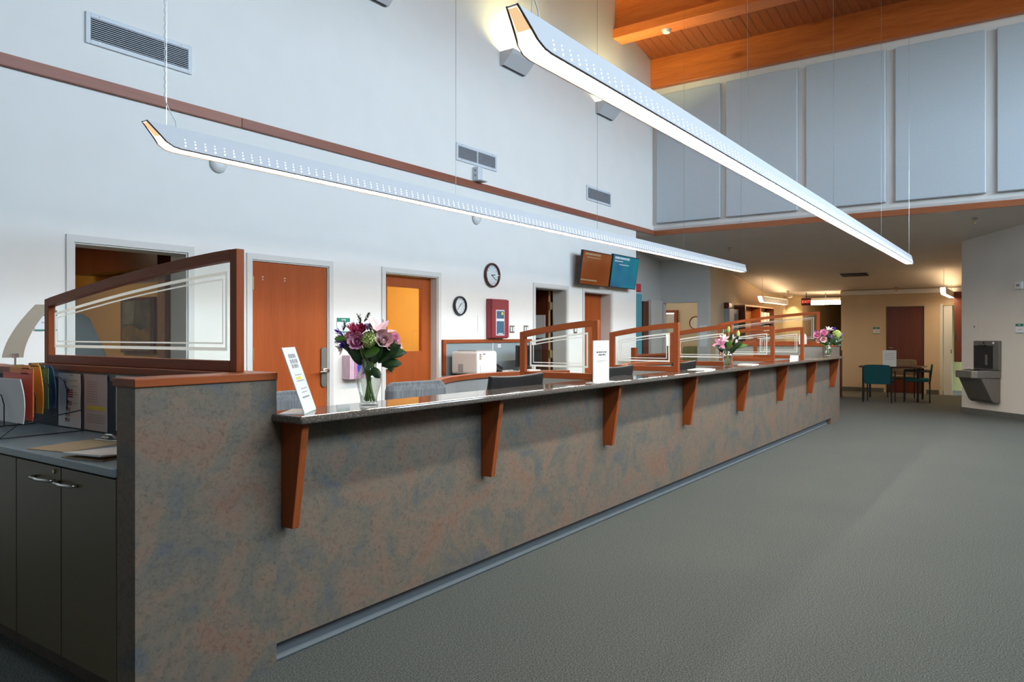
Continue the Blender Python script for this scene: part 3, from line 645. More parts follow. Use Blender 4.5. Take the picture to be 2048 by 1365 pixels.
# ================================================================ reception counter
BRX = [1.928, 3.264, 4.687, 6.142, 7.573, 9.017, 10.431, 11.79]
CY = 2.517
ct = thing('reception_counter', 'long reception counter clad in mottled brown stone-look laminate with wooden brackets', 'counter', (6.9, 2.6, 0))
B(1.906, 11.89, CY, 2.615, 0.095, 0.998).build('front_panel', 'stone_laminate', ct, world=True)
B(1.906, 11.89, 2.585, 2.615, 0.0, 0.095).build('toe_kick', 'kick_grey', ct, world=True)
B(1.906, 11.89, 2.572, 2.585, 0.0, 0.016).build('kick_strip', 'kick_strip', ct, world=True)
for a, b, da, db, lab in ((1.327, 1.906, 1.775, 1.90, 'near end wall of the counter, mottled laminate with a wooden cap'), (11.89, 12.5, 12.28, 12.41, 'far end wall of the counter, mottled laminate with a wooden cap')):
    ew = thing('counter_end_wall', lab, 'end wall', ((a + b) / 2, 3.2, 0), group='end walls of the counter')
    B(a, b, CY, 2.64, 0, 1.168).build('wing_panel', 'stone_laminate', ew, world=True)
    cx0, cx1 = (a - 0.006, b) if a < 5 else (a, b + 0.006)
    B(cx0, cx1, CY - 0.008, 2.66, 1.168, 1.198).build('wing_cap', 'wood_rail_x', ew, world=True, bevel=0.003)
    B(da, db, 2.64, 4.44, 0, 1.168).build('divider', 'panel_grey', ew, world=True)
    B(da - 0.015, db + 0.015, 2.66, 4.44, 1.168, 1.198).build('divider_cap', 'wood_rail_y', ew, world=True, bevel=0.003)
    if a < 5:
        B(1.767, 1.775, 2.64, 5.3, 0.88, 1.13).build('tack_strip', 'dark_tack', ew, world=True)
        B(1.775, 1.90, 4.44, 5.4, 0, 1.14).build('divider', 'panel_grey', ew, world=True)
        B(1.755, 1.92, 4.44, 5.4, 1.14, 1.172).build('divider_cap', 'wood_rail_y', ew, world=True, bevel=0.003)
br0 = None
for x in BRX:
    if br0 is None:
        br0 = MB().prism([(CY, 0.565), (CY, 0.998), (2.383, 0.998), (2.447, 0.565)], 'x', -0.0, 0.036)
        br0.v = [(p[0], p[1] - 2.6, p[2]) for p in br0.v]
        br0 = br0.build('bracket', 'wood_rail', ct, bevel=0.003); o = br0
    else:
        o = br0.copy(); COL.objects.link(o); o.parent = ct
    o.location = (x - 6.9, 0, 0)
top = B(1.882, 11.9, 2.335, 2.613, 0.998, 1.03).build('countertop', 'speckled_top', bevel=0.010, seg=3)
tag(top, 'polished speckled brown countertop with a rounded front edge on the reception counter', 'countertop')
wt_ = thing('inner_worktop', 'low grey worktop behind the reception counter where the staff sit', 'worktop', (7, 2.9, 0))
B(1.95, 12.2, 2.645, 3.04, 0.72, 0.75).build('top', 'desk_laminate', wt_, world=True)
for x in (3.4, 4.8, 6.25, 7.7, 9.1, 10.5): B(x - 0.02, x + 0.02, 2.645, 3.02, 0, 0.72).build('side_panel', 'panel_grey', wt_, world=True)

# ---- glazed partitions
def partition(x, y0, y1, zb, zf, zr, lab, grp, foot=None, w=0.045, th=0.038):
    t = thing('glass_partition', lab, 'partition', (x, (y0 + y1) / 2, zb), group=grp); L = y1 - y0; N = 14
    def top(y): return zf - (zf - zr) * (max(0, (y - y0) / L)) ** 1.45
    xa, xb = x - th / 2, x + th / 2
    ya, yb = y0 + w, y1 - w
    MB().prism([(y0, zb), (ya, zb), (ya, top(ya)), (y0, top(y0))], 'x', xa, xb).build('post', 'wood_rail', t, world=True, bevel=0.003)
    MB().prism([(yb, zb), (y1, zb), (y1, top(y1)), (yb, top(yb))], 'x', xa, xb).build('post', 'wood_rail', t, world=True, bevel=0.003)
    B(xa, xb, ya, yb, zb, zb + w).build('bottom_rail', 'wood_rail_y', t, world=True, bevel=0.003)
    ys = [ya + (yb - ya) * k / N for k in range(N + 1)]
    mb = MB(); n = N + 1
    vs_ = [(xx, y, top(y) - dz) for xx in (xa, xb) for dz in (0, w) for y in ys]
    fs = []
    for k in range(N):
        a0, a1 = k, k + 1
        fs += [(a0, a1, n + a1, n + a0), (2 * n + a0, 3 * n + a0, 3 * n + a1, 2 * n + a1), (a0, 2 * n + a0, 2 * n + a1, a1), (n + a0, n + a1, 3 * n + a1, 3 * n + a0)]
    fs += [(0, n, 3 * n, 2 * n), (n - 1, 3 * n - 1, 4 * n - 1, 2 * n - 1)]
    mb.add(vs_, fs); mb.build('top_rail', 'wood_rail_y', t, world=True)
    gp = MB().prism([(ya - 0.004, zb + w - 0.004), (yb + 0.004, zb + w - 0.004)] + [(y, top(y) - w + 0.004) for y in ys[::-1]], 'x', x - 0.003, x + 0.003).build('pane', 'glass_clear', t, world=True)
    sc = min(1.0, L / 1.0 + 0.3)
    for d, sw in ((0.040 * sc, 0.014 * sc), (0.068 * sc, 0.007 * sc)):
        def loop(q):
            a, b = ya + q, yb - q; yy_ = [a + (b - a) * k / N for k in range(N + 1)]
            return [(a, zb + w + q), (b, zb + w + q)] + [(y, top(y) - w - q) for y in yy_[::-1]]
        o_, i_ = loop(d), loop(d + sw); m = MB(); k = len(o_)
        for xx in (x - 0.0036,):
            m.add([(xx, p[0], p[1]) for p in o_] + [(xx, p[0], p[1]) for p in i_], [(j, (j + 1) % k, k + (j + 1) % k, k + j) for j in range(k)])
        sub_w(m, 'etched_line', 'etched', gp, t)
    if foot:
        B(x - 0.02, x + 0.02, foot[0], foot[1], 0.75, zb).build('base_panel', 'panel_grey', t, world=True)
    return t
partition(1.826, 2.644, 4.363, 1.198, 1.70, 1.541, 'large glazed partition with arched wooden frame above the pinned flyers at the near end', 'large end partitions')
G = 'small glazed partitions between the service windows'
for x, lab in ((4.62, 'small arched glazed partition directly left of the upright white counter sign'), (6.06, 'small arched glazed partition directly right of the upright white counter sign'), (7.43, 'third small arched glazed partition along the counter, just behind the middle bouquet'),
               (8.93, 'fourth small arched glazed partition along the counter, right of the middle bouquet'), (10.29, 'fifth and farthest small arched glazed partition along the counter')):
    partition(x, 2.515, 3.18, 1.03, 1.455, 1.37, lab, G, foot=(2.62, 3.16))
partition(12.345, 2.78, 4.42, 1.198, 1.715, 1.54, 'large glazed partition with arched wooden frame at the far end of the counter', 'large end partitions')
# ---- curved low screens behind the desks
for xc, lab in ((4.62, 'low curved grey screen with wooden cap behind the nearest desks'), (7.43, 'low curved grey screen with wooden cap behind the middle desks'), (10.29, 'low curved grey screen with wooden cap behind the farthest desks')):
    t = thing('curved_screen', lab, 'screen', (xc, 3.4, 0), group='curved low screens')
    def arc(x, off): return (x, 3.56 - 0.26 * ((x - xc) / 0.82) ** 2 + off)
    xs = [xc - 0.84 + 1.68 * k / 20 for k in range(21)]
    MB()._strip([arc(x, -0.015) for x in xs], [arc(x, 0.015) for x in xs], 'z', 0, 1.012).build('screen_panel', 'panel_grey', t, world=True)
    MB()._strip([arc(x, -0.035) for x in xs], [arc(x, 0.035) for x in xs], 'z', 1.012, 1.046).build('screen_cap', 'wood_rail_x', t, world=True)

# ================================================================ nook at the near end: desk, rack, papers
cb = thing('base_cabinet', 'olive-grey base cabinet with two doors at the near end of the counter', 'cabinet', (1.55, 3.7, 0))
B(1.345, 1.767, 2.64, 4.9, 0.11, 0.845).build('body', 'cabinet_laminate', cb, world=True)
B(1.40, 1.767, 2.64, 4.9, 0.0, 0.11).build('plinth', 'wing_edge', cb, world=True)
for a, b, hy in ((2.645, 3.053, (2.92, 3.065)), (3.060, 3.452, (3.105, 3.27)), (3.459, 3.86, None), (3.867, 4.27, None)):
    dr = B(1.325, 1.345, a, b, 0.115, 0.838).build('door', 'cabinet_laminate', cb, world=True, bevel=0.0015)
    if hy:
        h = MB().tube([(1.325, hy[0], 0.785), (1.298, hy[0] + 0.012, 0.785), (1.296, (hy[0] + hy[1]) / 2, 0.783), (1.298, hy[1] - 0.012, 0.785), (1.325, hy[1], 0.785)], 0.006, 8)
        sub_w(h, 'handle', 'chrome', dr, cb, smooth=True)
MB().lathe([(0.008, 0), (0.008, 0.006)], 12, Matrix.Translation((1.325, 3.11, 0.82)) @ Matrix.Rotation(-PI / 2, 4, 'Y')).build('lock', 'brass', cb, world=True)
dk = B(1.315, 1.767, 2.642, 4.9, 0.846, 0.878).build('worktop', 'desk_laminate', bevel=0.004); tag(dk, 'blue-grey laminate top of the near base cabinet', 'worktop')
def sheet_x(x, y0, y1, z0, z1, wob, th=0.0012, N=8):           # a hanging sheet, gently wavy
    m = MB(); f = []
    for k in range(N + 1):
        z = z0 + (z1 - z0) * k / N; dx = wob * math.sin(k * 1.3) - wob
        f.append((z, dx))
    for k in range(N):
        (za, da), (zb_, db) = f[k], f[k + 1]
        m.add([(x + da, y0, za), (x + da, y1, za), (x + db, y1, zb_), (x + db, y0, zb_), (x + da - th, y0, za), (x + da - th, y1, za), (x + db - th, y1, zb_), (x + db - th, y0, zb_)],
              [(0, 1, 2, 3), (7, 6, 5, 4), (0, 4, 5, 1), (2, 6, 7, 3), (0, 3, 7, 4), (1, 5, 6, 2)])
    return m
rn = random.Random(3)
t = thing('flag_flyer', 'white flyer with small printed flags pinned behind the desk', 'flyer', (1.764, 3.98, 0.885))
sheet_x(1.7665, 3.865, 4.10, 0.885, 1.155, 0.0008).build('sheet', 'paper', t, world=True)
fx = lambda a, b: (1.7632, 4.09 - a, b)
stuff(bars(MB(), fx, [(0.05, 0.09, 1.12, 0.006), (0.05, 0.085, 1.108, 0.006), (0.05, 0.11, 1.085, 0.003), (0.11, 0.15, 1.145, 0.004), (0.11, 0.19, 1.118, 0.003), (0.13, 0.20, 1.09, 0.003), (0.15, 0.20, 1.06, 0.003), (0.15, 0.20, 1.05, 0.003), (0.15, 0.20, 1.005, 0.003)], rn).build('print', 'ink_grey', t, world=True))
rd = MB(); bl = MB()
for y, z, w, h in ((0.08, 1.035, 0.07, 0.045), (0.08, 0.995, 0.06, 0.024), (0.075, 0.965, 0.05, 0.02), (0.07, 0.938, 0.05, 0.018), (0.068, 0.912, 0.05, 0.018)):
    for k in range(4): rd.add([fx(y, z + h * k / 4), fx(y + w, z + h * k / 4), fx(y + w, z + h * (k + 0.5) / 4), fx(y, z + h * (k + 0.5) / 4)], [(0, 1, 2, 3)])
    bl.add([(p[0] - 0.0003, p[1], p[2]) for p in (fx(y, z + h * 0.45), fx(y + w * 0.42, z + h * 0.45), fx(y + w * 0.42, z + h), fx(y, z + h))], [(0, 1, 2, 3)])
stuff(rd.build('flag_stripe', 'flag_red', t, world=True)); stuff(bl.build('flag_canton', 'flag_blue', t, world=True))
t = thing('notice_sheet', 'pale pinkish notice in a plastic sleeve with a yellow bar, pinned beside the flag flyer', 'notice', (1.764, 3.7, 0.885))
sheet_x(1.7665, 3.602, 3.826, 0.885, 1.158, 0.0005).build('sheet', 'paper_pink', t, world=True)
fy = lambda a, b: (1.7638, 3.815 - a, b)
MB().add([fy(0.02, 0.985), fy(0.20, 0.985), fy(0.20, 1.005), fy(0.02, 1.005)], [(0, 1, 2, 3)]).build('yellow_bar', 'ink_yellow', t, world=True)
stuff(bars(MB(), fy, [(0.02, 0.12, 1.12 - 0.012 * k, 0.003) for k in range(9)] + [(0.02, 0.19, 0.96 - 0.012 * k, 0.003) for k in range(4)], rn).build('print', 'ink_grey', t, world=True))
o = sheet_x(1.7665, 3.30, 3.52, 0.90, 1.16, 0.0005).build('notice_sheet', 'paper_cream'); tag(o, 'cream sheet half hidden behind the end of the counter wing', 'notice')
def clipboard(y0, y1, x0, x1, lab, papers, skew):
    t = thing('clipboard', lab, 'clipboard', ((x0 + x1) / 2, (y0 + y1) / 2, 0.878), skew, group='clipboards on the near desk'); hx, hy = (x1 - x0) / 2, (y1 - y0) / 2
    B(-hx, hx, -hy, hy, 0, 0.004).build('board', 'hardboard', t, bevel=0.001)
    if papers:
        m = MB(); N = 8
        P0 = [(-hx - 0.002 + (2 * hx - 0.01) * k / N, 0.006 + 0.012 * (1 - k / N) ** 2 + 0.004) for k in range(N + 1)]
        m._strip([(a, b) for a, b in P0], [(a, b - 0.006) for a, b in P0], 'y', -hy + 0.008, hy - 0.008).build('paper_stack', 'paper', t)
    c = B(hx - 0.045, hx - 0.005, -0.07, 0.07, 0.004, 0.010).build('clip', 'chrome', t, bevel=0.002)
    m = MB().tube([(hx - 0.03, -0.045, 0.012), (hx - 0.03, -0.02, 0.03), (hx - 0.03, 0.02, 0.03), (hx - 0.03, 0.045, 0.012)], 0.004, 8); m.box(hx - 0.05, hx - 0.02, -0.02, 0.02, 0.018, 0.024)
    m.build('clip_lever', 'chrome', c)
clipboard(3.20, 3.43, 1.36, 1.68, 'bare brown clipboard lying on the near desk', False, 0.22)
clipboard(2.86, 3.09, 1.345, 1.665, 'clipboard with curling white papers, half hidden by the counter wing', True, 0.20)
# wire rack with folders
rk = thing('wire_rack', 'black wire file rack on the near desk holding coloured folders', 'rack', (1.56, 4.05, 0.878))
for y in (3.78, 4.30):
    m = MB(); m.tube([(1.38, y, 0.884), (1.46, y, 0.945), (1.735, y, 0.985)], 0.003, 6)
    m.tube([(1.38, y, 0.884), (1.74, y, 0.884), (1.735, y, 0.985)], 0.003, 6)
    m.build('base_wire', 'dark_metal', rk, world=True)
for x in (1.43, 1.49, 1.56, 1.63, 1.70):
    z = 0.93 + (x - 1.43) * 0.2
    MB().tube([(x, 3.86, z), (x, 3.86, z + 0.10), (x, 3.89, z + 0.14), (x, 3.95, z + 0.16), (x, 4.18, z + 0.16), (x, 4.24, z + 0.14), (x, 4.26, z + 0.10), (x, 4.26, z)], 0.0028, 6).build('loop_wire', 'dark_metal', rk, world=True)
for x, y0, y1, z0, z1, mat, lab, bow in ((1.45, 3.70, 4.02, 0.950, 1.145, 'paper', 'white papers standing foremost in the wire rack', 0.02), (1.50, 3.73, 4.05, 0.955, 1.168, 'folder_red', 'red folder standing in the wire rack', 0.0),
                                    (1.555, 3.86, 4.12, 0.96, 1.185, 'folder_orange', 'orange folder behind the red one in the wire rack', 0.0), (1.605, 3.885, 4.20, 0.970, 1.195, 'folder_yellow', 'yellow folder standing in the wire rack', 0.012),
                                    (1.66, 3.955, 4.24, 0.985, 1.182, 'folder_green', 'dark green folder behind the yellow one in the wire rack', 0.0), (1.70, 3.975, 4.27, 0.985, 1.18, 'folder_blue', 'blue folder standing rearmost in the wire rack', 0.01)):
    t = thing('file_folder' if 'folder' in lab else 'paper_bundle', lab, 'folder' if 'folder' in lab else 'papers', (x, (y0 + y1) / 2, z0), group='folders in the wire rack')
    hy = (y1 - y0) / 2; h = z1 - z0; pts = []
    for k in range(9):
        q = k / 8; pts.append((-hy - bow * math.sin(PI * q) + (0.03 * q * q if bow else 0), q * h))
    body = pts + [(hy, h), (hy, 0)]
    MB().prism(body, 'x', -0.004, -0.001).build('front_leaf', mat, t); MB().prism([(a + 0.012, b + 0.004) for a, b in body], 'x', 0.001, 0.004).build('back_leaf', mat, t)
    if 'folder' in mat: MB().prism([(-hy + 0.05, h), (-hy + 0.06, h + 0.016), (-hy + 0.13, h + 0.016), (-hy + 0.14, h)], 'x', 0.001, 0.004).build('tab', mat, t)
# curled paper strip in a spring clip on the ledge
t = thing('curled_paper', 'long cream paper strip curling up from a spring clip on the ledge', 'paper', (1.85, 4.80, 1.172))
m = MB(); N = 14
def cp(k):
    q = k / N; a = RIGHT * (-0.03 + 0.17 * q ** 1.7) + FWD * 0.02 * q
    return (0.01 + a.x, 0.03 + a.y, 0.045 + 0.31 * q)
for k in range(N):
    a, b = Vector(cp(k)), Vector(cp(k + 1)); wv = RIGHT * (0.056 - 0.012 * k / N) + FWD * 0.01; n = FWD * 0.0012
    m.add([a - wv, a + wv, b + wv, b - wv, a - wv + n, a + wv + n, b + wv + n, b - wv + n], [(0, 1, 2, 3), (7, 6, 5, 4), (0, 4, 5, 1), (1, 5, 6, 2), (2, 6, 7, 3), (3, 7, 4, 0)])
m.build('strip', 'paper_thin', t)
m = MB().tube([(0.0, 0.04, 0.0), (0.0, 0.04, 0.05)], 0.006, 8).tube([(-0.01, 0.02, 0.05), (-0.012, 0.06, 0.06)], 0.008, 8).box(-0.03, 0.03, 0.0, 0.08, 0.0, 0.006).box(-0.02, 0.015, 0.03, 0.055, 0.045, 0.07)
m.build('clip', 'chrome', t)

# ================================================================ things on the counter
def flower(t, kind, c, r, mat, axis=(0, 0, 1)):
    """one blossom as one part; axis points the way it faces"""
    ax = Vector(axis).normalized(); ref = Vector((0, 0, 1)) if abs(ax.z) < 0.9 else Vector((1, 0, 0))
    a = ax.cross(ref).normalized(); b = ax.cross(a); c = Vector(c); m = MB()
    if kind == 'rose':
        for ring, (k, L, tilt) in enumerate(((4, 0.55, 0.25), (5, 0.8, 0.55), (7, 1.0, 0.95))):
            for j in range(k):
                an = 2 * PI * j / k + ring * 0.5; rad = a * math.cos(an) + b * math.sin(an)
                m.petal(c - ax * r * 0.5 + rad * r * 0.15, ax * math.cos(tilt) + rad * math.sin(tilt), -rad + ax * 0.4, r * L * 1.3, r * 0.95, 0.25, 3, 0.5, 0.4)
        m.ball(c - ax * r * 0.15, r * 0.35, 8, 5)
    elif kind == 'lily':
        for j in range(6):
            an = 2 * PI * j / 6 + 0.3; rad = a * math.cos(an) + b * math.sin(an)
            m.petal(c - ax * r * 0.3, ax * 0.75 + rad * (0.55 if j % 2 else 0.8), -rad * 0.2 + ax, r * 1.6, r * 0.62, -0.18, 5, 0.1, 0.2)
    elif kind == 'ball':
        for j in range(110):
            z = 1 - 2 * (j + 0.5) / 110; an = j * 2.39996; q = math.sqrt(1 - z * z); d = Vector((q * math.cos(an), q * math.sin(an), z))
            m.ball(c + d * r * random.uniform(0.78, 0.98), r * 0.17, 5, 4, jit=0.25)
    elif kind == 'spike':
        for j in range(9):
            an = j * 2.4; rad = a * math.cos(an) + b * math.sin(an)
            m.petal(c - ax * r + ax * (r * 0.22 * j), ax + rad * 0.7, -rad + ax, r * 0.9, r * 0.35, 0.1, 3, 0.1, 0.3)
    elif kind == 'bud':
        m.ball(c, r, 8, 6, (0.55, 0.55, 1.2))
    elif kind == 'tuft':
        for j in range(22):
            an = j * 2.4; q = 0.35 + 0.65 * random.random(); rad = a * math.cos(an) + b * math.sin(an)
            m.petal(c - ax * r * 0.5, ax + rad * q, rad * 0.3 + ax, r * 1.4, r * 0.30, 0.1, 2, 0.2, 0.3)
    return m.build('blossom', mat, t, smooth=(kind == 'bud'))
def vase_glass(name, lab, loc, s=1.0):
    prof = [(0.040, 0), (0.043, 0.004), (0.040, 0.012), (0.0375, 0.022), (0.041, 0.045), (0.049, 0.075), (0.0565, 0.105), (0.058, 0.120), (0.054, 0.138), (0.042, 0.155), (0.035, 0.172), (0.037, 0.190), (0.047, 0.212)]
    t = thing(name, lab, 'vase', loc, group='glass vases on the counter'); prof = [(r * s, z * s) for r, z in prof]
    wall = prof + [(r - 0.0028, z) for r, z in prof[:1:-1]] + [(prof[2][0] - 0.006, 0.014 * s), (0.0005, 0.013 * s)]
    MB().lathe(wall, 28, cap1=False).build('vessel', 'glass_vase', t, smooth=True)
    return t
def bouquet(lab, loc, scale_px, blossoms, leaves, n_stem, seed, neck=0.2):
    rnd = random.Random(seed); t = thing('bouquet', lab, 'flowers', (loc[0], loc[1], loc[2] + 0.014), group='bouquets in vases')
    def at(du, dv, dep): return RIGHT * (du / scale_px) + FWD * dep + Vector((0, 0, -dv / scale_px - 0.014))
    tips = []
    for kind, du, dv, dep, r, mat, ax in blossoms:
        c = at(du, dv, dep); axis = RIGHT * ax[0] - FWD * ax[1] + Vector((0, 0, ax[2])); flower(t, kind, c, r, mat, axis); tips.append(c - axis.normalized() * r * 0.4)
    for k, c in enumerate(tips):
        an = k * 2.4; fr_ = 0.014 + 0.016 * ((k * 7) % 5) / 4; foot = Vector((fr_ * math.cos(an + 2.6), fr_ * math.sin(an + 2.6), 0.004 + 0.006 * (k % 3))); nk = Vector((0.022 * math.cos(an), 0.022 * math.sin(an), 0.17 * neck / 0.2))
        if k < n_stem: MB().tube([foot, nk * 0.5 + foot * 0.5, nk, nk * 0.4 + c * 0.6 + Vector((0, 0, -0.01)), c], 0.0042, 6).build('stem', 'stem', t, smooth=True)
    for du, dv, dep, L, W, ang, mat in leaves:
        c = at(du, dv, dep); d = RIGHT * math.cos(ang) + Vector((0, 0, math.sin(ang))) - FWD * rnd.uniform(0.1, 0.5)
        MB().petal(c, d, -FWD * 0.9 + Vector((0, 0, 0.5)), L, W, rnd.uniform(-0.25, 0.1), 5, 0.08, 0.18).build('leaf', mat, t, smooth=True)
    return t
V1 = (2.375, 2.475, 1.03)
vase_glass('glass_vase', 'clear glass vase holding the large bouquet at the near end of the countertop', V1)
bouquet('large mixed bouquet with pale lily and purple irises at the near counter end', V1, 448,
    [('spike', -53, -142, 0.0, 0.030, 'petal_purple', (-0.8, 0.2, 0.7)), ('tuft', -46, -122, -0.03, 0.026, 'petal_purple', (-0.6, 0.6, 0.2)), ('tuft', -32, -155, 0.0, 0.034, 'petal_magenta', (-0.3, 0.4, 0.9)), ('rose', -13, -153, -0.04, 0.028, 'petal_magenta', (0, 0.8, 0.5)),
     ('rose', -17, -130, -0.06, 0.042, 'petal_pink', (-0.1, 0.9, 0.2)), ('tuft', -30, -138, -0.04, 0.034, 'petal_pink', (-0.4, 0.7, 0.5)), ('tuft', -60, -132, 0.02, 0.03, 'petal_purple', (-0.8, 0.3, 0.3)), ('tuft', -24, -148, -0.05, 0.030, 'petal_magenta', (-0.2, 0.8, 0.6)), ('rose', 46, -124, -0.03, 0.03, 'petal_pale', (0.5, 0.8, 0.1)), ('ball', 7, -134, -0.06, 0.036, 'petal_green', (0, 1, 0.3)), ('lily', 20, -150, -0.03, 0.056, 'petal_pale', (0.40, 0.30, 0.9)), ('rose', 34, -132, -0.05, 0.042, 'petal_pale', (0.3, 0.9, 0.4)),
     ('rose', 51, -136, 0.0, 0.028, 'petal_pink', (0.8, 0.4, 0.4)), ('lily', -56, -116, 0.0, 0.024, 'petal_white', (-0.8, 0.3, -0.4)), ('tuft', -40, -140, 0.02, 0.028, 'petal_magenta', (-0.6, 0.2, 0.8)), ('bud', 4, -160, 0.0, 0.016, 'leaf_light', (0.1, 0, 1)),
     ('tuft', -5, -158, 0.03, 0.024, 'petal_lavender', (0, 0.2, 1)), ('spike', 26, -162, 0.04, 0.02, 'petal_purple', (0.2, 0, 1)), ('tuft', -22, -122, -0.04, 0.03, 'petal_purple', (-0.3, 0.9, 0)), ('spike', -20, -173, 0.02, 0.022, 'leaf_dark', (-0.2, 0.1, 1)), ('spike', -6, -178, 0.02, 0.02, 'leaf_dark', (0.6, 0.1, 1)), ('spike', -52, -160, 0.02, 0.02, 'leaf_dark', (0.2, 0.1, 1)), ('rose', 58, -120, 0.03, 0.02, 'petal_pale', (0.8, 0.3, 0.2))],
    [(-8, -90, -0.02, 0.12, 0.06, 2.3, 'leaf_dark'), (10, -88, -0.04, 0.11, 0.07, 1.2, 'leaf_dark'), (20, -92, -0.03, 0.13, 0.075, 0.6, 'leaf_dark'), (-2, -104, -0.06, 0.08, 0.055, 0.3, 'leaf_light'), (22, -100, 0.0, 0.12, 0.06, 0.25, 'leaf_dark'), (30, -108, -0.01, 0.08, 0.05, 0.8, 'leaf_dark'),
     (-12, -84, -0.01, 0.09, 0.05, 2.1, 'leaf_dark'), (38, -95, 0.0, 0.07, 0.03, -1.2, 'leaf_light'), (10, -76, -0.03, 0.06, 0.04, -0.9, 'leaf_dark'), (-36, -132, -0.01, 0.07, 0.035, 2.9, 'leaf_light'), (-25, -105, 0.02, 0.10, 0.05, 2.4, 'leaf_dark'), (2, -100, 0.03, 0.12, 0.06, 1.6, 'leaf_dark'), (-18, -95, -0.03, 0.08, 0.05, 1.9, 'leaf_dark'), (28, -84, -0.02, 0.09, 0.05, 0.1, 'leaf_dark')], 16, 1)
V2 = (7.20, 2.485, 1.03)
vase_glass('glass_vase', 'clear glass vase on the countertop halfway along the counter', V2, 0.92)
bouquet('green bouquet with a pink lily halfway along the countertop', V2, 202,
    [('lily', -15, -46, -0.03, 0.055, 'petal_pink', (-0.5, 0.8, 0.2)), ('lily', -8, -54, -0.02, 0.045, 'petal_white', (-0.2, 0.7, 0.7)), ('bud', 3, -75, 0.0, 0.028, 'petal_green', (0, 0, 1)), ('bud', 22, -66, 0.0, 0.03, 'petal_green', (0.3, 0, 1)), ('bud', -3, -70, 0.03, 0.024, 'leaf_light', (0, 0, 1)), ('bud', 12, -60, 0.02, 0.022, 'petal_pale', (0, 0, 1)), ('tuft', 4, -50, 0.0, 0.04, 'petal_magenta', (0, 0.6, 0.6)), ('bud', 17, -50, -0.02, 0.024, 'petal_white', (0.2, 0.3, 1))],
    [(-6, -36, -0.02, 0.14, 0.05, 2.9, 'leaf_dark'), (0, -32, -0.02, 0.13, 0.05, 1.7, 'leaf_dark'), (5, -34, -0.02, 0.15, 0.05, 0.7, 'leaf_dark'), (8, -36, 0.0, 0.16, 0.045, 0.35, 'leaf_light'), (2, -42, 0.0, 0.15, 0.03, 1.4, 'leaf_dark'), (-8, -30, 0.01, 0.10, 0.05, 2.3, 'leaf_dark'), (6, -28, -0.02, 0.10, 0.05, 1.1, 'leaf_dark'), (10, -44, 0.02, 0.12, 0.035, 1.0, 'leaf_dark'), (0, -38, -0.04, 0.09, 0.05, 1.5, 'leaf_light')], 6, 2)
V3 = (11.62, 2.50, 1.03)
vase_glass('glass_vase', 'clear glass vase at the far end of the countertop', V3, 0.95)
bouquet('pink and lavender bouquet with purple iris at the far end of the countertop', V3, 134,
    [('rose', -22, -42, -0.02, 0.055, 'petal_pink', (-0.5, 0.8, 0.3)), ('rose', -11, -46, -0.04, 0.055, 'petal_pink', (-0.2, 0.9, 0.5)), ('rose', -12, -34, -0.05, 0.05, 'petal_pale', (-0.2, 1, 0)), ('rose', -18, -32, 0.0, 0.04, 'petal_pale', (-0.6, 0.6, 0)), ('tuft', 1, -39, -0.03, 0.05, 'petal_lavender', (0.1, 0.9, 0.4)), ('tuft', 11, -53, 0.0, 0.045, 'petal_purple', (0.2, 0.4, 1)),
     ('ball', 16, -44, -0.02, 0.06, 'petal_green', (0.5, 0.8, 0.4)), ('lily', 2, -52, 0.0, 0.05, 'petal_white', (0, 0.5, 1)), ('tuft', 26, -42, 0.02, 0.045, 'petal_lavender', (0.9, 0.2, 0.4)), ('rose', -3, -46, 0.03, 0.05, 'petal_pink', (0, 0.4, 1)), ('lily', 14, -34, -0.03, 0.03, 'petal_white', (0.4, 0.9, -0.2)), ('spike', -22, -47, 0.0, 0.03, 'petal_purple', (-0.7, 0, 1))],
    [(-2, -25, -0.02, 0.14, 0.08, 2.2, 'leaf_dark'), (2, -24, -0.03, 0.14, 0.09, 1.1, 'leaf_dark'), (5, -26, -0.02, 0.18, 0.08, 0.5, 'leaf_dark'), (-3, -22, 0.0, 0.13, 0.07, 2.7, 'leaf_light'), (8, -30, 0.0, 0.14, 0.07, 0.9, 'leaf_dark'), (0, -30, 0.0, 0.13, 0.08, 1.6, 'leaf_dark'), (10, -24, 0.0, 0.12, 0.05, -0.1, 'leaf_dark')], 7, 3)
# slanted acrylic sign near the first bouquet
t = thing('slanted_sign', 'slanted acrylic sign with a white printed page beside the large bouquet', 'sign', (2.03, 2.46, 1.03), math.atan2(0.6, 0.8))
le = math.radians(19); M = Matrix.Rotation(-le, 4, 'X')
MB().box(-0.1, 0.1, -0.003, 0.003, 0.0, 0.285, M).build('holder', 'glass_clear', t)
MB().box(-0.098, 0.098, -0.0025, 0.001, 0.003, 0.282, M).build('page', 'paper', t)
MB().box(-0.1, 0.1, 0.0, 0.10, 0.0, 0.003).build('foot', 'white_plastic', t)
fs_ = lambda a, b: tuple(M @ Vector((a, -0.0032, b)))
stuff(bars(MB(), fs_, [(-0.05, 0.06, 0.235, 0.018), (-0.05, 0.06, 0.212, 0.018), (-0.05, 0.05, 0.192, 0.016)], rn).build('heading', 'ink_grey', t))
stuff(bars(MB(), fs_, [(-0.05, 0.05, 0.160, 0.004), (-0.05, 0.06, 0.134, 0.004), (-0.03, 0.06, 0.100, 0.004), (-0.04, 0.05, 0.085, 0.004), (-0.05, 0.06, 0.062, 0.007)], rn).build('print', 'ink_grey', t))
MB().add([fs_(-0.05, 0.142), fs_(0.03, 0.142), fs_(0.03, 0.154), fs_(-0.05, 0.154)], [(0, 1, 2, 3)]).build('highlight', 'ink_yellow', t)
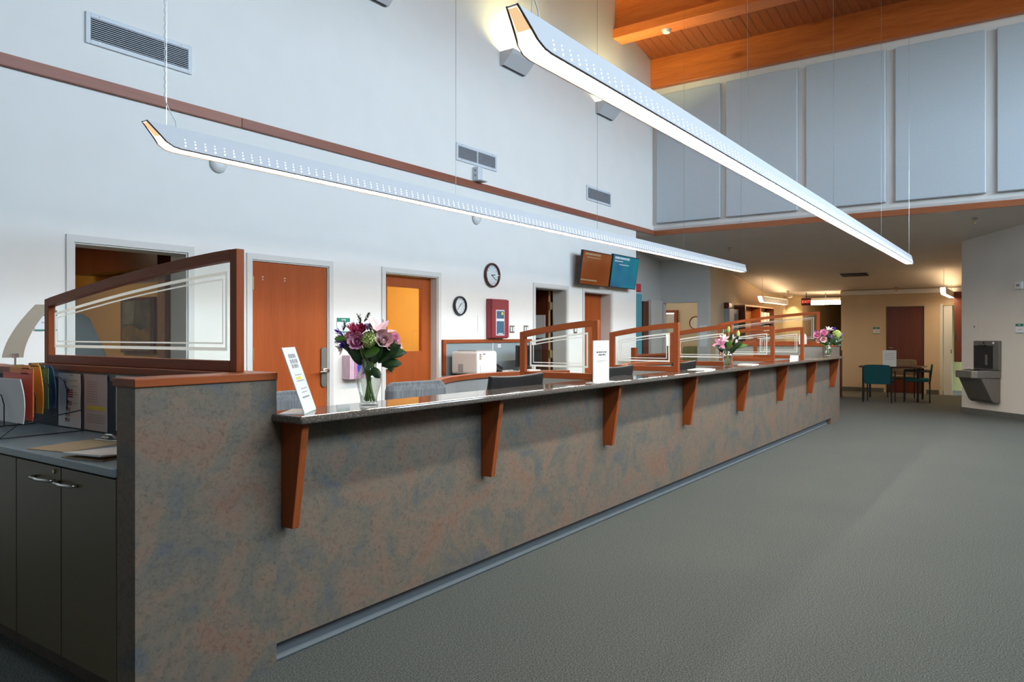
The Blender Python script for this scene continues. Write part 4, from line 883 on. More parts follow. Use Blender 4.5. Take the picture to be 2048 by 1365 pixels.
# upright sign by the second partition
t = thing('upright_sign', 'upright acrylic sign with a white printed page standing beside a small partition', 'sign', (4.41, 2.385, 1.03))
B(-0.112, 0.112, -0.004, 0.004, 0.0, 0.285).build('holder', 'glass_clear', t); B(-0.108, 0.108, -0.005, 0.002, 0.006, 0.281).build('page', 'paper', t)
B(-0.125, 0.125, -0.04, 0.045, 0.0, 0.004).build('foot', 'white_plastic', t)
fu = lambda a, b: (a, -0.0056, b)
stuff(bars(MB(), fu, [(-0.07, 0.075, 0.198, 0.011), (-0.045, 0.055, 0.180, 0.011)], rn).build('heading', 'ink', t)); stuff(bars(MB(), fu, [(-0.07, 0.0, 0.235, 0.004), (-0.07, 0.09, 0.145, 0.004), (-0.07, 0.03, 0.137, 0.004), (-0.1, 0.1, 0.26, 0.001)], rn).build('print', 'ink_grey', t))
# monitors of the staff, seen from behind
def monitor(x0, x1, zt, lab, y=2.80):
    t = thing('computer_monitor', lab, 'monitor', ((x0 + x1) / 2, y, 0.75), group='monitors behind the counter'); w = (x1 - x0) / 2; h = zt - 0.75
    Mt = Matrix.Translation((0, 0, h - 0.34)) @ Matrix.Rotation(math.radians(9), 4, 'X')
    sh = [(-w, 0), (-0.06, 0), (-0.05, 0.02), (0.05, 0.02), (0.06, 0), (w, 0), (w - 0.012, 0.345), (w * 0.5, 0.338), (0, 0.334), (-w * 0.5, 0.338), (-w + 0.012, 0.345)]
    MB().prism(sh, 'y', -0.018, 0.012, Mt).build('rear_shell', 'black_plastic', t, bevel=0.004)
    MB().prism([(-w * 0.6, 0.05), (w * 0.6, 0.05), (w * 0.5, 0.27), (-w * 0.5, 0.27)], 'y', -0.045, -0.018, Mt).build('rear_bulge', 'black_plastic', t, bevel=0.01)
    MB().box(-w + 0.02, w - 0.02, 0.012, 0.014, 0.02, 0.325, Mt).build('screen', 'monitor_dark', t)
    MB().box(-0.03, 0.03, -0.005, 0.02, 0.0, h - 0.2).build('stand', 'black_plastic', t); MB().box(-0.11, 0.11, -0.06, 0.10, 0, 0.012).build('base', 'black_plastic', t, bevel=0.004)
monitor(3.64, 4.25, 1.092, 'black computer monitor seen from behind left of the first small partition')
monitor(5.05, 5.63, 1.10, 'dark computer monitor seen from behind the upright white sign')
monitor(6.46, 7.03, 1.095, 'dark computer monitor behind the counter left of the middle bouquet')
# small things on the counter and the desks
t = thing('paper_tray', 'white papers lying on the countertop right of the middle bouquet', 'papers', (7.9, 2.50, 1.03)); B(-0.11, 0.11, -0.08, 0.08, 0, 0.006).build('sheets', 'paper', t); B(-0.10, 0.08, -0.06, 0.07, 0.006, 0.009).build('top_sheet', 'paper', t)
t = thing('paper_tray', 'white papers lying on the countertop left of the middle bouquet', 'papers', (6.55, 2.50, 1.03)); B(-0.14, 0.14, -0.08, 0.08, 0, 0.005).build('sheets', 'paper', t); B(-0.06, 0.12, -0.05, 0.07, 0.005, 0.008).build('top_sheet', 'paper', t)
t = thing('tent_card', 'tiny white tent card on the far countertop', 'sign', (9.75, 2.5, 1.03)); MB().prism([(-0.03, 0), (0.0, 0.06), (0.003, 0.06), (-0.026, 0)], 'y', -0.05, 0.05).build('front_leaf', 'paper', t); MB().prism([(0.03, 0), (0.0, 0.06), (-0.003, 0.06), (0.026, 0)], 'y', -0.05, 0.05).build('back_leaf', 'paper', t)
t = thing('arched_card', 'white arched card standing on the far ledge left of the far bouquet', 'sign', (12.33, 3.02, 1.198)); MB().prism([(-0.06, 0), (0.06, 0), (0.06, 0.12), (0.045, 0.16), (0.015, 0.175), (-0.015, 0.175), (-0.045, 0.16), (-0.06, 0.12)], 'x', -0.052, -0.046).build('card', 'paper', t); B(-0.052, -0.02, -0.05, 0.05, 0, 0.004).build('foot', 'paper', t)

# ================================================================ staff chairs
def office_chair(loc, rz, lab, top):
    t = thing('office_chair', lab, 'chair', loc, rz, group='grey staff chairs')
    m = MB(); N = 8; w = 0.235
    sec = [(-w, 0.0), (-w, 0.025), (-w + 0.03, 0.05), (w - 0.03, 0.05), (w, 0.025), (w, 0.0), (w - 0.03, -0.03), (-w + 0.03, -0.03)]
    zs = [top - 0.46, top - 0.44, top - 0.2, top - 0.05, top - 0.018, top]; sc = [0.8, 0.95, 1.0, 0.98, 0.94, 0.82]; n = len(sec)
    vs_ = [(x * s, 0.22 + y * (1 if i < 4 else 0.7), z) for i, (z, s) in enumerate(zip(zs, sc)) for x, y in sec]
    fs = [(i * n + j, i * n + (j + 1) % n, (i + 1) * n + (j + 1) % n, (i + 1) * n + j) for i in range(len(zs) - 1) for j in range(n)] + [tuple(range(n))[::-1], tuple(range((len(zs) - 1) * n, len(zs) * n))]
    m.add(vs_, fs); m.build('backrest', 'fabric_grey', t, bevel=0.008)
    B(-0.24, 0.24, -0.24, 0.22, 0.42, 0.50).build('seat', 'fabric_grey', t, bevel=0.02)
    MB().tube([(0, 0.0, 0.43), (0, 0.26, 0.44), (0, 0.27, top - 0.3)], 0.018, 8).build('back_bar', 'black_plastic', t); MB().tube([(0, 0, 0.10), (0, 0, 0.42)], 0.026, 10).build('gas_lift', 'black_plastic', t)
    for k in range(5):
        a = 2 * PI * k / 5; lg = MB().tube([(0, 0, 0.11), (0.28 * math.cos(a), 0.28 * math.sin(a), 0.07)], 0.02, 8).build('base_leg', 'black_plastic', t)
        MB().ball((0.28 * math.cos(a), 0.28 * math.sin(a), 0.03), 0.03, 8, 6).build('caster', 'black_plastic', lg)
office_chair((2.44, 3.535, 0), PI + 0.1, 'grey fabric staff chair behind the slanted sign', 1.045)
office_chair((3.44, 3.36, 0), PI - 0.15, 'grey fabric staff chair left of the black monitor', 1.062)

# ================================================================ back desk at the left wall
t = thing('back_desk', 'grey back desk with a wood-framed tack board against the left wall', 'desk', (7.86, 5.6, 0))
B(6.885, 8.83, 5.28, 5.905, 0.82, 0.85).build('top', 'desk_laminate', t, world=True)
for x in (6.9, 7.85, 8.80): B(x, x + 0.03, 5.32, 5.90, 0, 0.82).build('side_panel', 'panel_grey', t, world=True)
for a, b, z0, z1 in ((6.885, 6.935, 0.85, 1.29), (8.78, 8.83, 0.85, 1.29), (6.935, 8.78, 1.245, 1.29)):
    B(a, b, 5.885, WY - 0.002, z0, z1).build('board_frame', 'wood_rail_x', t, world=True, bevel=0.002)
B(6.935, 8.78, 5.902, WY - 0.002, 0.85, 1.245).build('tack_board', 'tack_grey', t, world=True)
B(7.90, 7.912, 5.896, 5.902, 0.95, 1.245).build('cable_cover', 'paper', t, world=True)
for x, z in ((8.02, 1.205), (8.02, 1.18)): B(x, x + 0.07, 5.899, 5.902, z, z + 0.016).build('pinned_note', 'paper', t, world=True)
t = thing('laser_printer', 'white laser printer on the back desk', 'printer', (6.95, 5.42, 0.85)); # corner at near left
def rbox(x0, x1, y0, y1, prof): return MB().prism(prof, 'y', y0, y1)
MB().prism([(0, 0.045), (0.02, 0.025), (0.12, 0.025), (0.13, 0.0), (0.28, 0.0), (0.29, 0.03), (0.38, 0.03), (0.40, 0.05), (0.40, 0.27), (0.38, 0.30), (0.02, 0.30), (0, 0.28)], 'y', 0.0, 0.39).build('body', 'white_plastic', t, bevel=0.012)
B(0.05, 0.35, 0.05, 0.34, 0.30, 0.312).build('output_tray', 'grey_plastic', t, bevel=0.004); B(0.06, 0.36, -0.006, 0.0, 0.05, 0.13).build('paper_door', 'white_plastic', t, bevel=0.003)
for k in range(3): B(0.05, 0.085, -0.003, 0.0, 0.255 - 0.025 * k, 0.268 - 0.025 * k).build('button', 'brass', t)
B(0.12, 0.16, -0.003, 0.0, 0.262, 0.272).build('display', 'ink', t)
for k in range(9): B(-0.003, 0.0, 0.21, 0.29, 0.05 + 0.011 * k, 0.056 + 0.011 * k).build('louvre', 'ink_grey', t)
B(0.02, 0.38, 0.02, 0.37, 0.0, 0.03).build('base', 'black_plastic', t)
t = thing('computer_monitor', 'black computer monitor standing on the back desk', 'monitor', (8.35, 5.62, 0.85), group='monitors on the back desk')
B(-0.30, 0.30, -0.012, 0.012, 0.07, 0.36).build('frame', 'black_plastic', t, bevel=0.004); B(-0.285, 0.285, -0.014, -0.012, 0.085, 0.345).build('screen', 'monitor_dark', t); B(-0.03, 0.03, -0.01, 0.02, 0, 0.1).build('stand', 'black_plastic', t); B(-0.1, 0.1, -0.07, 0.08, 0, 0.01).build('base', 'black_plastic', t)
t = thing('desk_phone', 'dark desk phone between printer and monitor on the back desk', 'phone', (7.72, 5.62, 0.85)); MB().prism([(-0.08, 0), (0.1, 0), (0.1, 0.10), (-0.08, 0.03)], 'x', -0.1, 0.1).build('body', 'black_plastic', t, bevel=0.006); MB().tube([(-0.07, -0.06, 0.07), (-0.07, 0.0, 0.10), (-0.07, 0.07, 0.13)], 0.018, 8).build('handset', 'black_plastic', t)
t = thing('calculator', 'white desk calculator in front of the desk phone', 'calculator', (7.66, 5.40, 0.85)); MB().prism([(-0.1, 0), (0.1, 0), (0.1, 0.05), (-0.1, 0.02)], 'x', -0.09, 0.12).build('body', 'white_plastic', t, bevel=0.004)
for i in range(4):
    for j in range(3): B(-0.06 + 0.04 * i, -0.035 + 0.04 * i, -0.07 + 0.04 * j, -0.05 + 0.04 * j, 0.026 + 0.006 * j, 0.036 + 0.006 * j).build('key', 'grey_plastic', t)
t = thing('document_tray', 'white document tray on the back desk left of the first partition', 'tray', (8.02, 5.38, 0.85)); B(-0.15, 0.15, -0.09, 0.09, 0, 0.03).build('tray', 'white_plastic', t, bevel=0.004); B(-0.13, 0.13, -0.08, 0.08, 0.03, 0.045).build('papers', 'paper', t)
t = thing('sticky_cube', 'small cream note block on the desk phone ledge', 'note block', (7.86, 5.86, 0.95)); B(-0.03, 0.03, -0.03, 0.03, 0, 0.05).build('block', 'paper_cream', t); B(-0.05, 0.05, -0.03, 0.036, -0.10, 0).build('riser', 'black_plastic', t)
# low wooden screen farther along, by the end of the left wall
t = thing('low_screen', 'low wooden screen with a corner post near the end of the left wall', 'screen', (12.3, 5.6, 0))
B(11.50, 11.60, 5.56, 5.64, 0, 1.13).build('post', 'wood_rail', t, world=True, bevel=0.004); B(11.60, 13.3, 5.58, 5.62, 0, 0.98).build('panel', 'door_dark', t, world=True); B(11.60, 13.3, 5.565, 5.635, 0.98, 1.01).build('cap', 'wood_rail_x', t, world=True)
t = thing('low_screen', 'low wooden end screen standing beyond the far end of the counter', 'screen', (17.3, 4.0, 0))
B(17.25, 17.35, 3.44, 3.52, 0, 1.01).build('post', 'door_dark', t, world=True, bevel=0.004); B(17.27, 17.33, 3.52, 4.6, 0, 0.99).build('panel', 'door_dark', t, world=True)

# ================================================================ things on the left wall
def wall_sign(x0, x1, z0, z1, lab, M=None, y=WY):
    t = thing('room_sign', lab, 'sign', ((x0 + x1) / 2, y, z0), group='green-topped room signs'); w = (x1 - x0) / 2; h = z1 - z0
    if M is not None: t.matrix_world = M
    B(-w, w, -0.010, -0.001, 0, h).build('plate', 'clock_face', t, bevel=0.002)
    hd = B(-w, w, -0.012, -0.0101, h * 0.72, h).build('header', 'sign_green', t); B(-w, w, -0.012, -0.0101, 0, h * 0.06).build('footer', 'sign_green', t)
    stuff(bars(MB(), lambda a, b: (a, -0.0125, b), [(-w * 0.3, w * 0.3, h * 0.82, h * 0.08)], rn).build('number', 'paper', hd)); stuff(bars(MB(), lambda a, b: (a, -0.0104, b), [(-w * 0.4, w * 0.6, h * 0.36, h * 0.06)], rn).build('print', 'ink_grey', t))
    return t
wall_sign(2.385, 2.535, 1.38, 1.53, 'green-topped room sign behind the curled paper strip')
wall_sign(5.225, 5.40, 1.376, 1.526, 'green-topped room sign right of the plain wooden door')
t = thing('glove_box', 'wall box of pink and blue disposable gloves beside the wooden door', 'box', (5.43, 5.86, 0.885))
B(5.30, 5.56, 5.80, WY - 0.001, 0.885, 1.135).build('carton', 'glove_pale', t, world=True, bevel=0.004)
for a, b in ((5.36, 5.41), (5.45, 5.49)): B(a, b, 5.797, 5.80, 0.89, 1.13).build('pink_band', 'glove_pink', t, world=True)
MB().prism([(5.425 + 0.022 * math.cos(k * PI / 8), 1.02 + 0.075 * math.sin(k * PI / 8)) for k in range(16)], 'y', 5.793, 5.797).build('opening', 'glove_blue', t, world=True)
m = MB(); g_ = Vector((5.51, 5.785, 1.0))
for k in range(5): m.ball(g_ + Vector((0.03 * math.cos(k * 1.3), -0.008, 0.035 * math.sin(k * 1.3))), 0.028, 8, 6, jit=0.2)
m.build('glove', 'glove_blue', t, world=True, smooth=True)
def clock(x, z, r, rim, lab, hh, mm, numerals=True):
    t = thing('wall_clock', lab, 'clock', (x, WY - 0.001, z)); R = Matrix.Rotation(PI / 2, 4, 'X')
    MB().lathe([(r * 0.97, 0), (r, 0.012), (r * 0.98, 0.034), (r * 0.92, 0.044), (r * 0.84, 0.036), (r * 0.84, 0.012)], 40, R, cap1=False).build('rim', rim, t, smooth=True)
    fc = MB().lathe([(r * 0.85, 0.0), (r * 0.85, 0.014)], 40, R).build('dial', 'clock_face', t)
    for k in range(12):
        a = 2 * PI * k / 12; Mx = Matrix.Translation((r * 0.70 * math.sin(a), -0.0148, r * 0.70 * math.cos(a))) @ Matrix.Rotation(PI / 2, 4, 'X')
        if numerals: text_mesh(str(12 if k == 0 else k), r * 0.2, Mx).build('numeral', 'ink', fc)
        else: MB().box(-r * 0.02, r * 0.02, -0.0155, -0.014, -r * 0.06, r * 0.06, Matrix.Translation((r * 0.72 * math.sin(a), 0, r * 0.72 * math.cos(a))) @ Matrix.Rotation(a, 4, 'Y')).build('tick', 'ink', fc)
    for a, L, w in ((2 * PI * hh / 12, 0.42, 0.035), (2 * PI * mm / 60, 0.62, 0.025)):
        MB().box(-r * w, r * w, -0.018, -0.0165, -r * 0.1, r * L, Matrix.Rotation(a, 4, 'Y')).build('hand', 'ink', t)
    MB().lathe([(r * 0.83, 0.036), (r * 0.4, 0.039), (0.002, 0.040)], 32, R, cap0=False, cap1=False).build('cover_glass', 'glass_clear', t, smooth=True)
clock(7.897, 2.142, 0.165, 'clock_brown', 'large round wall clock with a brown wooden rim', 2.75, 21)
clock(7.222, 1.714, 0.123, 'clock_black', 'small round wall clock with a black rim below the larger clock', 1.6, 37)
t = thing('fire_panel', 'dark red fire alarm panel with a blue window on the left wall', 'panel', (7.915, 5.86, 1.30))
B(7.785, 8.165, 5.84, WY - 0.001, 1.30, 1.825).build('box', 'panel_red', t, world=True, bevel=0.006)
dr = B(7.790, 8.160, 5.815, 5.840, 1.31, 1.815).build('door', 'panel_red', t, world=True, bevel=0.005)
sub_w(MB().box(7.860, 8.050, 5.809, 5.815, 1.34, 1.68), 'window_frame', 'vent_white', dr, t, bevel=0.004); sub_w(B(7.873, 8.037, 5.806, 5.810, 1.355, 1.53), 'window_pane', 'panel_blue', dr, t); sub_w(B(7.873, 8.037, 5.806, 5.810, 1.565, 1.665), 'display', 'panel_blue', dr, t)
sub_w(B(7.895, 8.015, 5.804, 5.807, 1.54, 1.556), 'name_strip', 'paper', dr, t); sub_w(B(7.975, 8.015, 5.804, 5.807, 1.615, 1.65), 'led', 'ink_yellow', dr, t); sub_w(B(7.905, 8.005, 5.804, 5.807, 1.362, 1.372), 'caption', 'paper', dr, t)
sub_w(MB().lathe([(0.008, 0), (0.008, 0.01)], 12, Matrix.Translation((8.135, 5.815, 1.545)) @ Matrix.Rotation(PI / 2, 4, 'X')), 'lock', 'chrome', dr, t)
def plate(x0, x1, z0, z1, lab, rock=2, mat='steel', name='light_switch', cat='switch'):
    t = thing(name, lab, cat, ((x0 + x1) / 2, WY - 0.001, z0), group='switch plates on the left wall'); w = (x1 - x0) / 2; h = z1 - z0
    B(-w, w, -0.007, 0, 0, h).build('cover_plate', mat, t, bevel=0.002)
    for k in range(rock): B(-w + 2 * w * (k + 0.22) / rock, -w + 2 * w * (k + 0.78) / rock, -0.011, -0.007, h * 0.2, h * 0.8).build('rocker', 'paper', t)
plate(8.32, 8.43, 1.375, 1.478, 'steel double light switch right beside the fire panel'); plate(8.665, 8.775, 1.375, 1.482, 'steel double light switch just left of the open doorway')
plate(7.60, 7.67, 1.38, 1.60, 'blank white wall plate between the small clock and the fire panel', 0, 'wall_paint', 'wall_plate', 'plate'); plate(10.05, 10.15, 1.375, 1.48, 'steel light switch between the two far doorways, seen through the partition', 1)
for x, z, lab in ((3.86, 2.865, 'round white wall speaker under the near end of the desk pendant'), (7.57, 2.86, 'round white wall speaker under the middle of the desk pendant')):
    t = thing('wall_speaker', lab, 'speaker', (x, WY, z - 0.08), group='round wall speakers'); R = Matrix.Translation((0, 0, 0.08)) @ Matrix.Rotation(PI / 2, 4, 'X')
    MB().lathe([(0.08, 0), (0.08, 0.015), (0.07, 0.035), (0.03, 0.045), (0.002, 0.046)], 28, R, cap1=False).build('housing', 'white_plastic', t, smooth=True); MB().lathe([(0.084, 0), (0.084, 0.006)], 28, R).build('flange', 'grey_plastic', t)
t = thing('strobe_box', 'small grey speaker box standing on the wooden chair rail', 'box', (7.56, 5.87, 3.322)); B(7.50, 7.60, 5.83, WY - 0.002, 3.335, 3.51).build('housing', 'vent_white', t, world=True, bevel=0.006); B(7.50, 7.64, 5.79, WY - 0.002, 3.323, 3.335).build('foot', 'grey_plastic', t, world=True)
for z in (3.465, 3.40): MB().lathe([(0.016, 0), (0.014, 0.005)], 14, Matrix.Translation((7.50, 5.875, z)) @ Matrix.Rotation(-PI / 2, 4, 'Y')).build('cone', 'grey_plastic', t, world=True)
# screens near the end of the left wall, tilted down
def tv(x0, x1, zb, zt, lab, mat, sub_rows):
    t = thing('wall_screen', lab, 'screen', ((x0 + x1) / 2, 5.80, zb), group='screens on the left wall'); w = (x1 - x0) / 2; h = zt - zb
    M = Matrix.Translation((0, -0.01, 0)) @ Matrix.Rotation(math.radians(8), 4, 'X')
    MB().box(-w, w, -0.02, 0.02, 0, h, M).build('frame', 'black_plastic', t, bevel=0.003)
    sc = MB().box(-w + 0.014, w - 0.014, -0.0215, -0.02, 0.014, h - 0.014, M).build('display', mat, t)
    stuff(bars(MB(), lambda a, b: tuple(M @ Vector((a, -0.0225, b))), sub_rows(w, h), rn).build('print', 'paper' if 'blue' in mat else 'hardboard', sc))
    MB().box(-0.15, 0.15, 0.02, 0.09, h * 0.2, h * 0.7).build('wall_mount', 'dark_metal', t)
tv(9.97, 10.93, 2.135, 2.675, 'wall screen showing an orange-brown page, left of the blue one', 'screen_orange', lambda w, h: [(-w * 0.85, w * 0.2, h * 0.88, 0.030), (-w * 0.7, w * 0.2, h * 0.80, 0.014), (-w * 0.95, w * 0.1, h * 0.13, 0.022)])
tv(10.97, 11.94, 2.145, 2.70, 'wall screen showing a blue page at the end of the left wall', 'screen_blue', lambda w, h: [(-w * 0.85, w * 0.25, h * 0.87, 0.036), (-w * 0.85, -w * 0.25, h * 0.79, 0.016), (-w * 0.5, w * 0.25, h * 0.70, 0.013)])

# ================================================================ back rooms
t = thing('framed_painting', 'dark framed landscape painting on the yellow office wall', 'painting', (4.29, 8.1, 1.15), group=None)
B(4.285, 4.318, 7.75, 8.44, 1.15, 1.76).build('frame', 'door_dark', t, world=True); B(4.280, 4.286, 7.80, 8.41, 1.17, 1.73).build('canvas', 'art_paint', t, world=True)
MB().prism([(7.80, 1.17), (8.41, 1.17), (8.41, 1.42), (8.22, 1.46), (8.0, 1.40), (7.80, 1.44)], 'x', 4.2785, 4.2805).build('ochre_field', 'art_ochre', t, world=True); MB().prism([(8.15, 1.47), (8.38, 1.47), (8.38, 1.72), (8.12, 1.72)], 'x', 4.2785, 4.2805).build('pale_sky', 'art_sky', t, world=True)
o = B(4.27, 4.318, 7.50, 7.64, 0, 2.05).build('door_casing', 'wood_edge'); tag(o, 'light wooden casing right of the painting in the yellow office', 'casing')
o = B(4.02, 4.318, 7.2, 8.95, 2.03, 2.445).build('valance', 'door_dark'); tag(o, 'dark wooden valance above the painting in the yellow office', 'valance')
t = thing('office_partition', 'grey sloping-sided partition inside the yellow office', 'partition', (3.3, 7.42, 0)); MB().prism([(2.7, 0.0), (3.72, 0.0), (3.62, 1.15), (3.47, 1.50), (3.40, 1.55), (2.7, 1.55)], 'y', 7.40, 7.44).build('panel', 'tack_grey', t, world=True); B(2.72, 3.5, 7.38, 7.46, 0.0, 0.06).build('foot', 'grey_plastic', t, world=True)
# room behind the grey wall
t = thing('lit_window', 'bright window with wooden frame inside the room behind the grey wall', 'window', (18.45, 8.2, 0.8))
for a, b, z0, z1 in ((7.70, 7.78, 0.8, 2.0), (8.62, 8.70, 0.8, 2.0), (7.78, 8.62, 1.93, 2.0), (7.78, 8.62, 0.8, 0.87), (8.03, 8.07, 0.87, 1.93)): B(18.42, 18.498, a, b, z0, z1).build('frame', 'wood_rail', t, world=True)
B(18.47, 18.49, 7.78, 8.03, 0.87, 1.93).build('pane', 'lit_window', t, world=True); B(18.47, 18.49, 8.07, 8.62, 0.87, 1.93).build('pane', 'lit_window', t, world=True); B(18.45, 18.46, 7.78, 8.62, 1.35, 1.90).build('blind', 'paper_cream', t, world=True)
struct(B(18.5, 18.6, 5.73, 9.6, 0, 2.6).build('wall_meeting', 'wall_warm'))
t = thing('round_mirror', 'round wooden ring on the wall of the room behind the grey wall', 'ring', (18.46, 7.22, 1.5)); MB().tube([(18.48, 7.22 + 0.16 * math.cos(k * PI / 12), 1.66 + 0.16 * math.sin(k * PI / 12)) for k in range(25)], 0.014, 6).build('ring', 'wood_rail', t, world=True); MB().lathe([(0.15, 0), (0.15, 0.008)], 24, Matrix.Translation((18.498, 7.22, 1.66)) @ Matrix.Rotation(-PI / 2, 4, 'Y')).build('face', 'paper_cream', t, world=True)
def side_chair(loc, rz, lab, mat, grp, htop=0.80):
    t = thing('side_chair', lab, 'chair', loc, rz, group=grp); w = 0.245
    m = MB(); prof = [(-w * 0.92, 0.40), (w * 0.92, 0.40), (w, 0.5), (w, htop - 0.06), (w * 0.9, htop - 0.01), (w * 0.4, htop), (-w * 0.4, htop), (-w * 0.9, htop - 0.01), (-w, htop - 0.06), (-w, 0.5)]
    m.prism(prof, 'y', 0.20, 0.235, Matrix.Translation((0, -0.03, 0)) @ Matrix.Rotation(-0.12, 4, 'X')); m.build('backrest', mat, t, bevel=0.012)
    B(-w, w, -0.23, 0.22, 0.41, 0.47).build('seat', mat, t, bevel=0.02)
    for s in (-1, 1):
        MB().tube([(s * (w + 0.01), -0.21, 0), (s * (w + 0.01), -0.21, 0.62)], 0.013, 8).build('leg', 'dark_metal', t); MB().tube([(s * (w + 0.01), 0.24, 0), (s * (w + 0.01), 0.24, 0.62)], 0.013, 8).build('leg', 'dark_metal', t)
        MB().tube([(s * (w + 0.01), -0.22, 0.62), (s * (w + 0.01), 0.25, 0.62)], 0.017, 8).build('armrest', 'black_plastic', t)
    MB().tube([(-w - 0.01, 0.0, 0.40), (w + 0.01, 0.0, 0.40)], 0.012, 8).build('seat_rail', 'dark_metal', t)
side_chair((17.3, 6.85, 0), -PI / 2 + 0.3, 'green chair seen through the doorway in the grey wall', 'fabric_green', None, 1.1); side_chair((17.6, 7.75, 0), -PI / 2 - 0.2, 'olive chair in front of the bright window beyond the grey wall', 'fabric_green', None, 1.1)
t = thing('teal_banner', 'teal panel on the recessed wall just past the blue screen', 'panel', (13.8, 6.69, 0.3)); B(13.45, 14.13, 6.68, 6.699, 0.3, 2.205).build('board', 'teal_paint', t, world=True); B(13.45, 14.13, 6.676, 6.68, 2.195, 2.205).build('edge', 'paper', t, world=True)
t = thing('red_wall_sign', 'small red sign on the recessed wall above the teal panel', 'sign', (13.9, 6.69, 2.24)); B(13.78, 14.085, 6.675, 6.699, 2.24, 2.40).build('plate', 'red_sign', t, world=True, bevel=0.002); B(13.80, 14.065, 6.672, 6.675, 2.25, 2.262).build('edge_strip', 'flag_red', t, world=True)
o = B(15.088, 15.10, 5.64, 5.84, 1.1, 1.55).build('notice_sheet', 'paper'); tag(o, 'white sheet on the grey wall right of its doorway', 'notice')

# ================================================================ corridor under the soffit
def back_light(loc, L, axis, lab, drop):
    t = thing('corridor_light', lab, 'light', loc, 0 if axis == 'x' else PI / 2, group='linear lights in the corridor'); h = 0.13
    pr = [(0, h), (L, h), (L, 0), (0.16, 0), (0.08, 0.04)]
    for s in (-1, 1): MB().prism(pr, 'y', s * 0.045 - 0.002, s * 0.045 + 0.002).build('shade', 'lamp_white', t)
    B(0, L, -0.045, 0.045, h - 0.004, h).build('top_plate', 'lamp_white', t)
    g = MB(); pth = [(0.004, h - 0.01), (0.085, 0.042), (0.165, 0.004), (L - 0.02, 0.004)]
    for (xa, za), (xb, zb_) in zip(pth[:-1], pth[1:]): g.add([(xa, -0.042, za), (xa, 0.042, za), (xb, 0.042, zb_), (xb, -0.042, zb_)], [(0, 1, 2, 3)])
    g.build('diffuser', 'back_glow', t)
    B(0.25, L - 0.05, -0.03, 0.03, h, h + 0.004).build('uplight_lens', 'back_up', t)
    for x in (0.2, L - 0.2): MB().tube([(x, 0, h), (x, 0, soffit_z(loc[0] + x) - loc[2])], 0.003, 5).build('suspension_wire', 'chrome', t)
back_light((17.0, 5.12, 2.10), 2.2, 'x', 'short glowing linear light by the beige corridor wall above the counter partitions', 0.28); back_light((16.9, 1.50, 2.16), 2.0, 'x', 'short glowing linear light beside the angled wall with the fountain', 0.25)
t = thing('corridor_light', 'glowing linear light right beside the exit sign', 'light', (20.0, 4.36, 2.12), group='linear lights in the corridor')
B(-0.05, 0.05, -0.34, 0.34, 0.10, 0.17).build('housing', 'lamp_white', t); B(-0.055, 0.05, -0.34, 0.34, 0.0, 0.10).build('diffuser', 'back_glow', t); MB().tube([(0, 0, 0.17), (0, 0, 0.30)], 0.01, 6).build('stem', 'lamp_white', t)
t = thing('exit_sign', 'red illuminated EXIT sign hanging in the corridor', 'exit sign', (19.6, 4.735, 2.09)); B(-0.02, 0.02, -0.115, 0.115, 0.0, 0.185).build('housing', 'exit_dark', t, bevel=0.004); MB().tube([(0, 0, 0.185), (0, 0, 0.33)], 0.008, 6).build('stem', 'dark_metal', t)
text_mesh('EXIT', 0.098, Matrix.Translation((-0.0215, 0.0, 0.092)) @ Matrix(((0, 0, -1, 0), (-1, 0, 0, 0), (0, 1, 0, 0), (0, 0, 0, 1)))).build('lettering', 'exit_glow', t)
t = thing('downlight', 'small ceiling downlight washing the accent wall', 'light', (20.72, 5.42, 2.36)); MB().lathe([(0.06, 0), (0.07, 0.06)], 20, cap0=False).build('trim_ring', 'downlight_trim', t)
MB().lathe([(0.045, 0.03), (0.045, 0.034)], 16).build('lamp', 'office_glow', t)
sl = bpy.data.lights.new('downlight_beam', 'SPOT'); sl.energy = 45; sl.color = (1, 0.78, 0.45); sl.spot_size = 1.1; sl.spot_blend = 0.8; sl.shadow_soft_size = 0.03
so = bpy.data.objects.new('downlight_beam', sl); COL.objects.link(so); so.parent = t; so.location = (0, 0, 0.02); so.rotation_euler = (0, -0.35, 0)
def sprinkler(x, y, z, lab, up=0.0):
    t = thing('sprinkler', lab, 'sprinkler', (x, y, z - 0.09), group='fire sprinklers'); MB().lathe([(0.04, 0.075), (0.045, 0.09 + up)], 16).build('escutcheon', 'grey_plastic', t)
    MB().tube([(0, 0, 0.01), (0, 0, 0.08)], 0.012, 8).build('frame', 'brass', t); MB().lathe([(0.035, 0.0), (0.035, 0.005)], 12).build('deflector', 'brass', t)
sprinkler(14.33, 4.9, soffit_z(14.33), 'sprinkler head on the dark soffit behind the desk pendant', 0.02); sprinkler(18.9, 5.0, 2.43, 'sprinkler head near the exit sign', 0.02); sprinkler(13.55, 0.77, soffit_z(13.55), 'sprinkler head on the soffit nearest the angled wall', 0.02); sprinkler(18.9, 2.6, 2.43, 'sprinkler head above the far dark door', 0.02)
sprinkler(12.16, 4.14, 6.67, 'sprinkler head on the plank ceiling', 0.05)
t = thing('smoke_detector', 'round white smoke detector under the wooden beam', 'detector', (11.565, 5.02, 6.37)); MB().lathe([(0.03, 0.0), (0.06, 0.012), (0.07, 0.035), (0.07, 0.058)], 24).build('housing', 'white_plastic', t, smooth=False); MB().lathe([(0.08, 0.05), (0.08, 0.059)], 24).build('base_ring', 'white_plastic', t)
t = thing('ceiling_vent', 'slotted ceiling air vent above the far table', 'vent', (17.25, 3.18, 2.55)); zc = soffit_z(17.25); sl_ = math.atan(0.1367); Mv = Matrix.Translation((0, 0, zc - 2.55)) @ Matrix.Rotation(sl_, 4, 'Y')
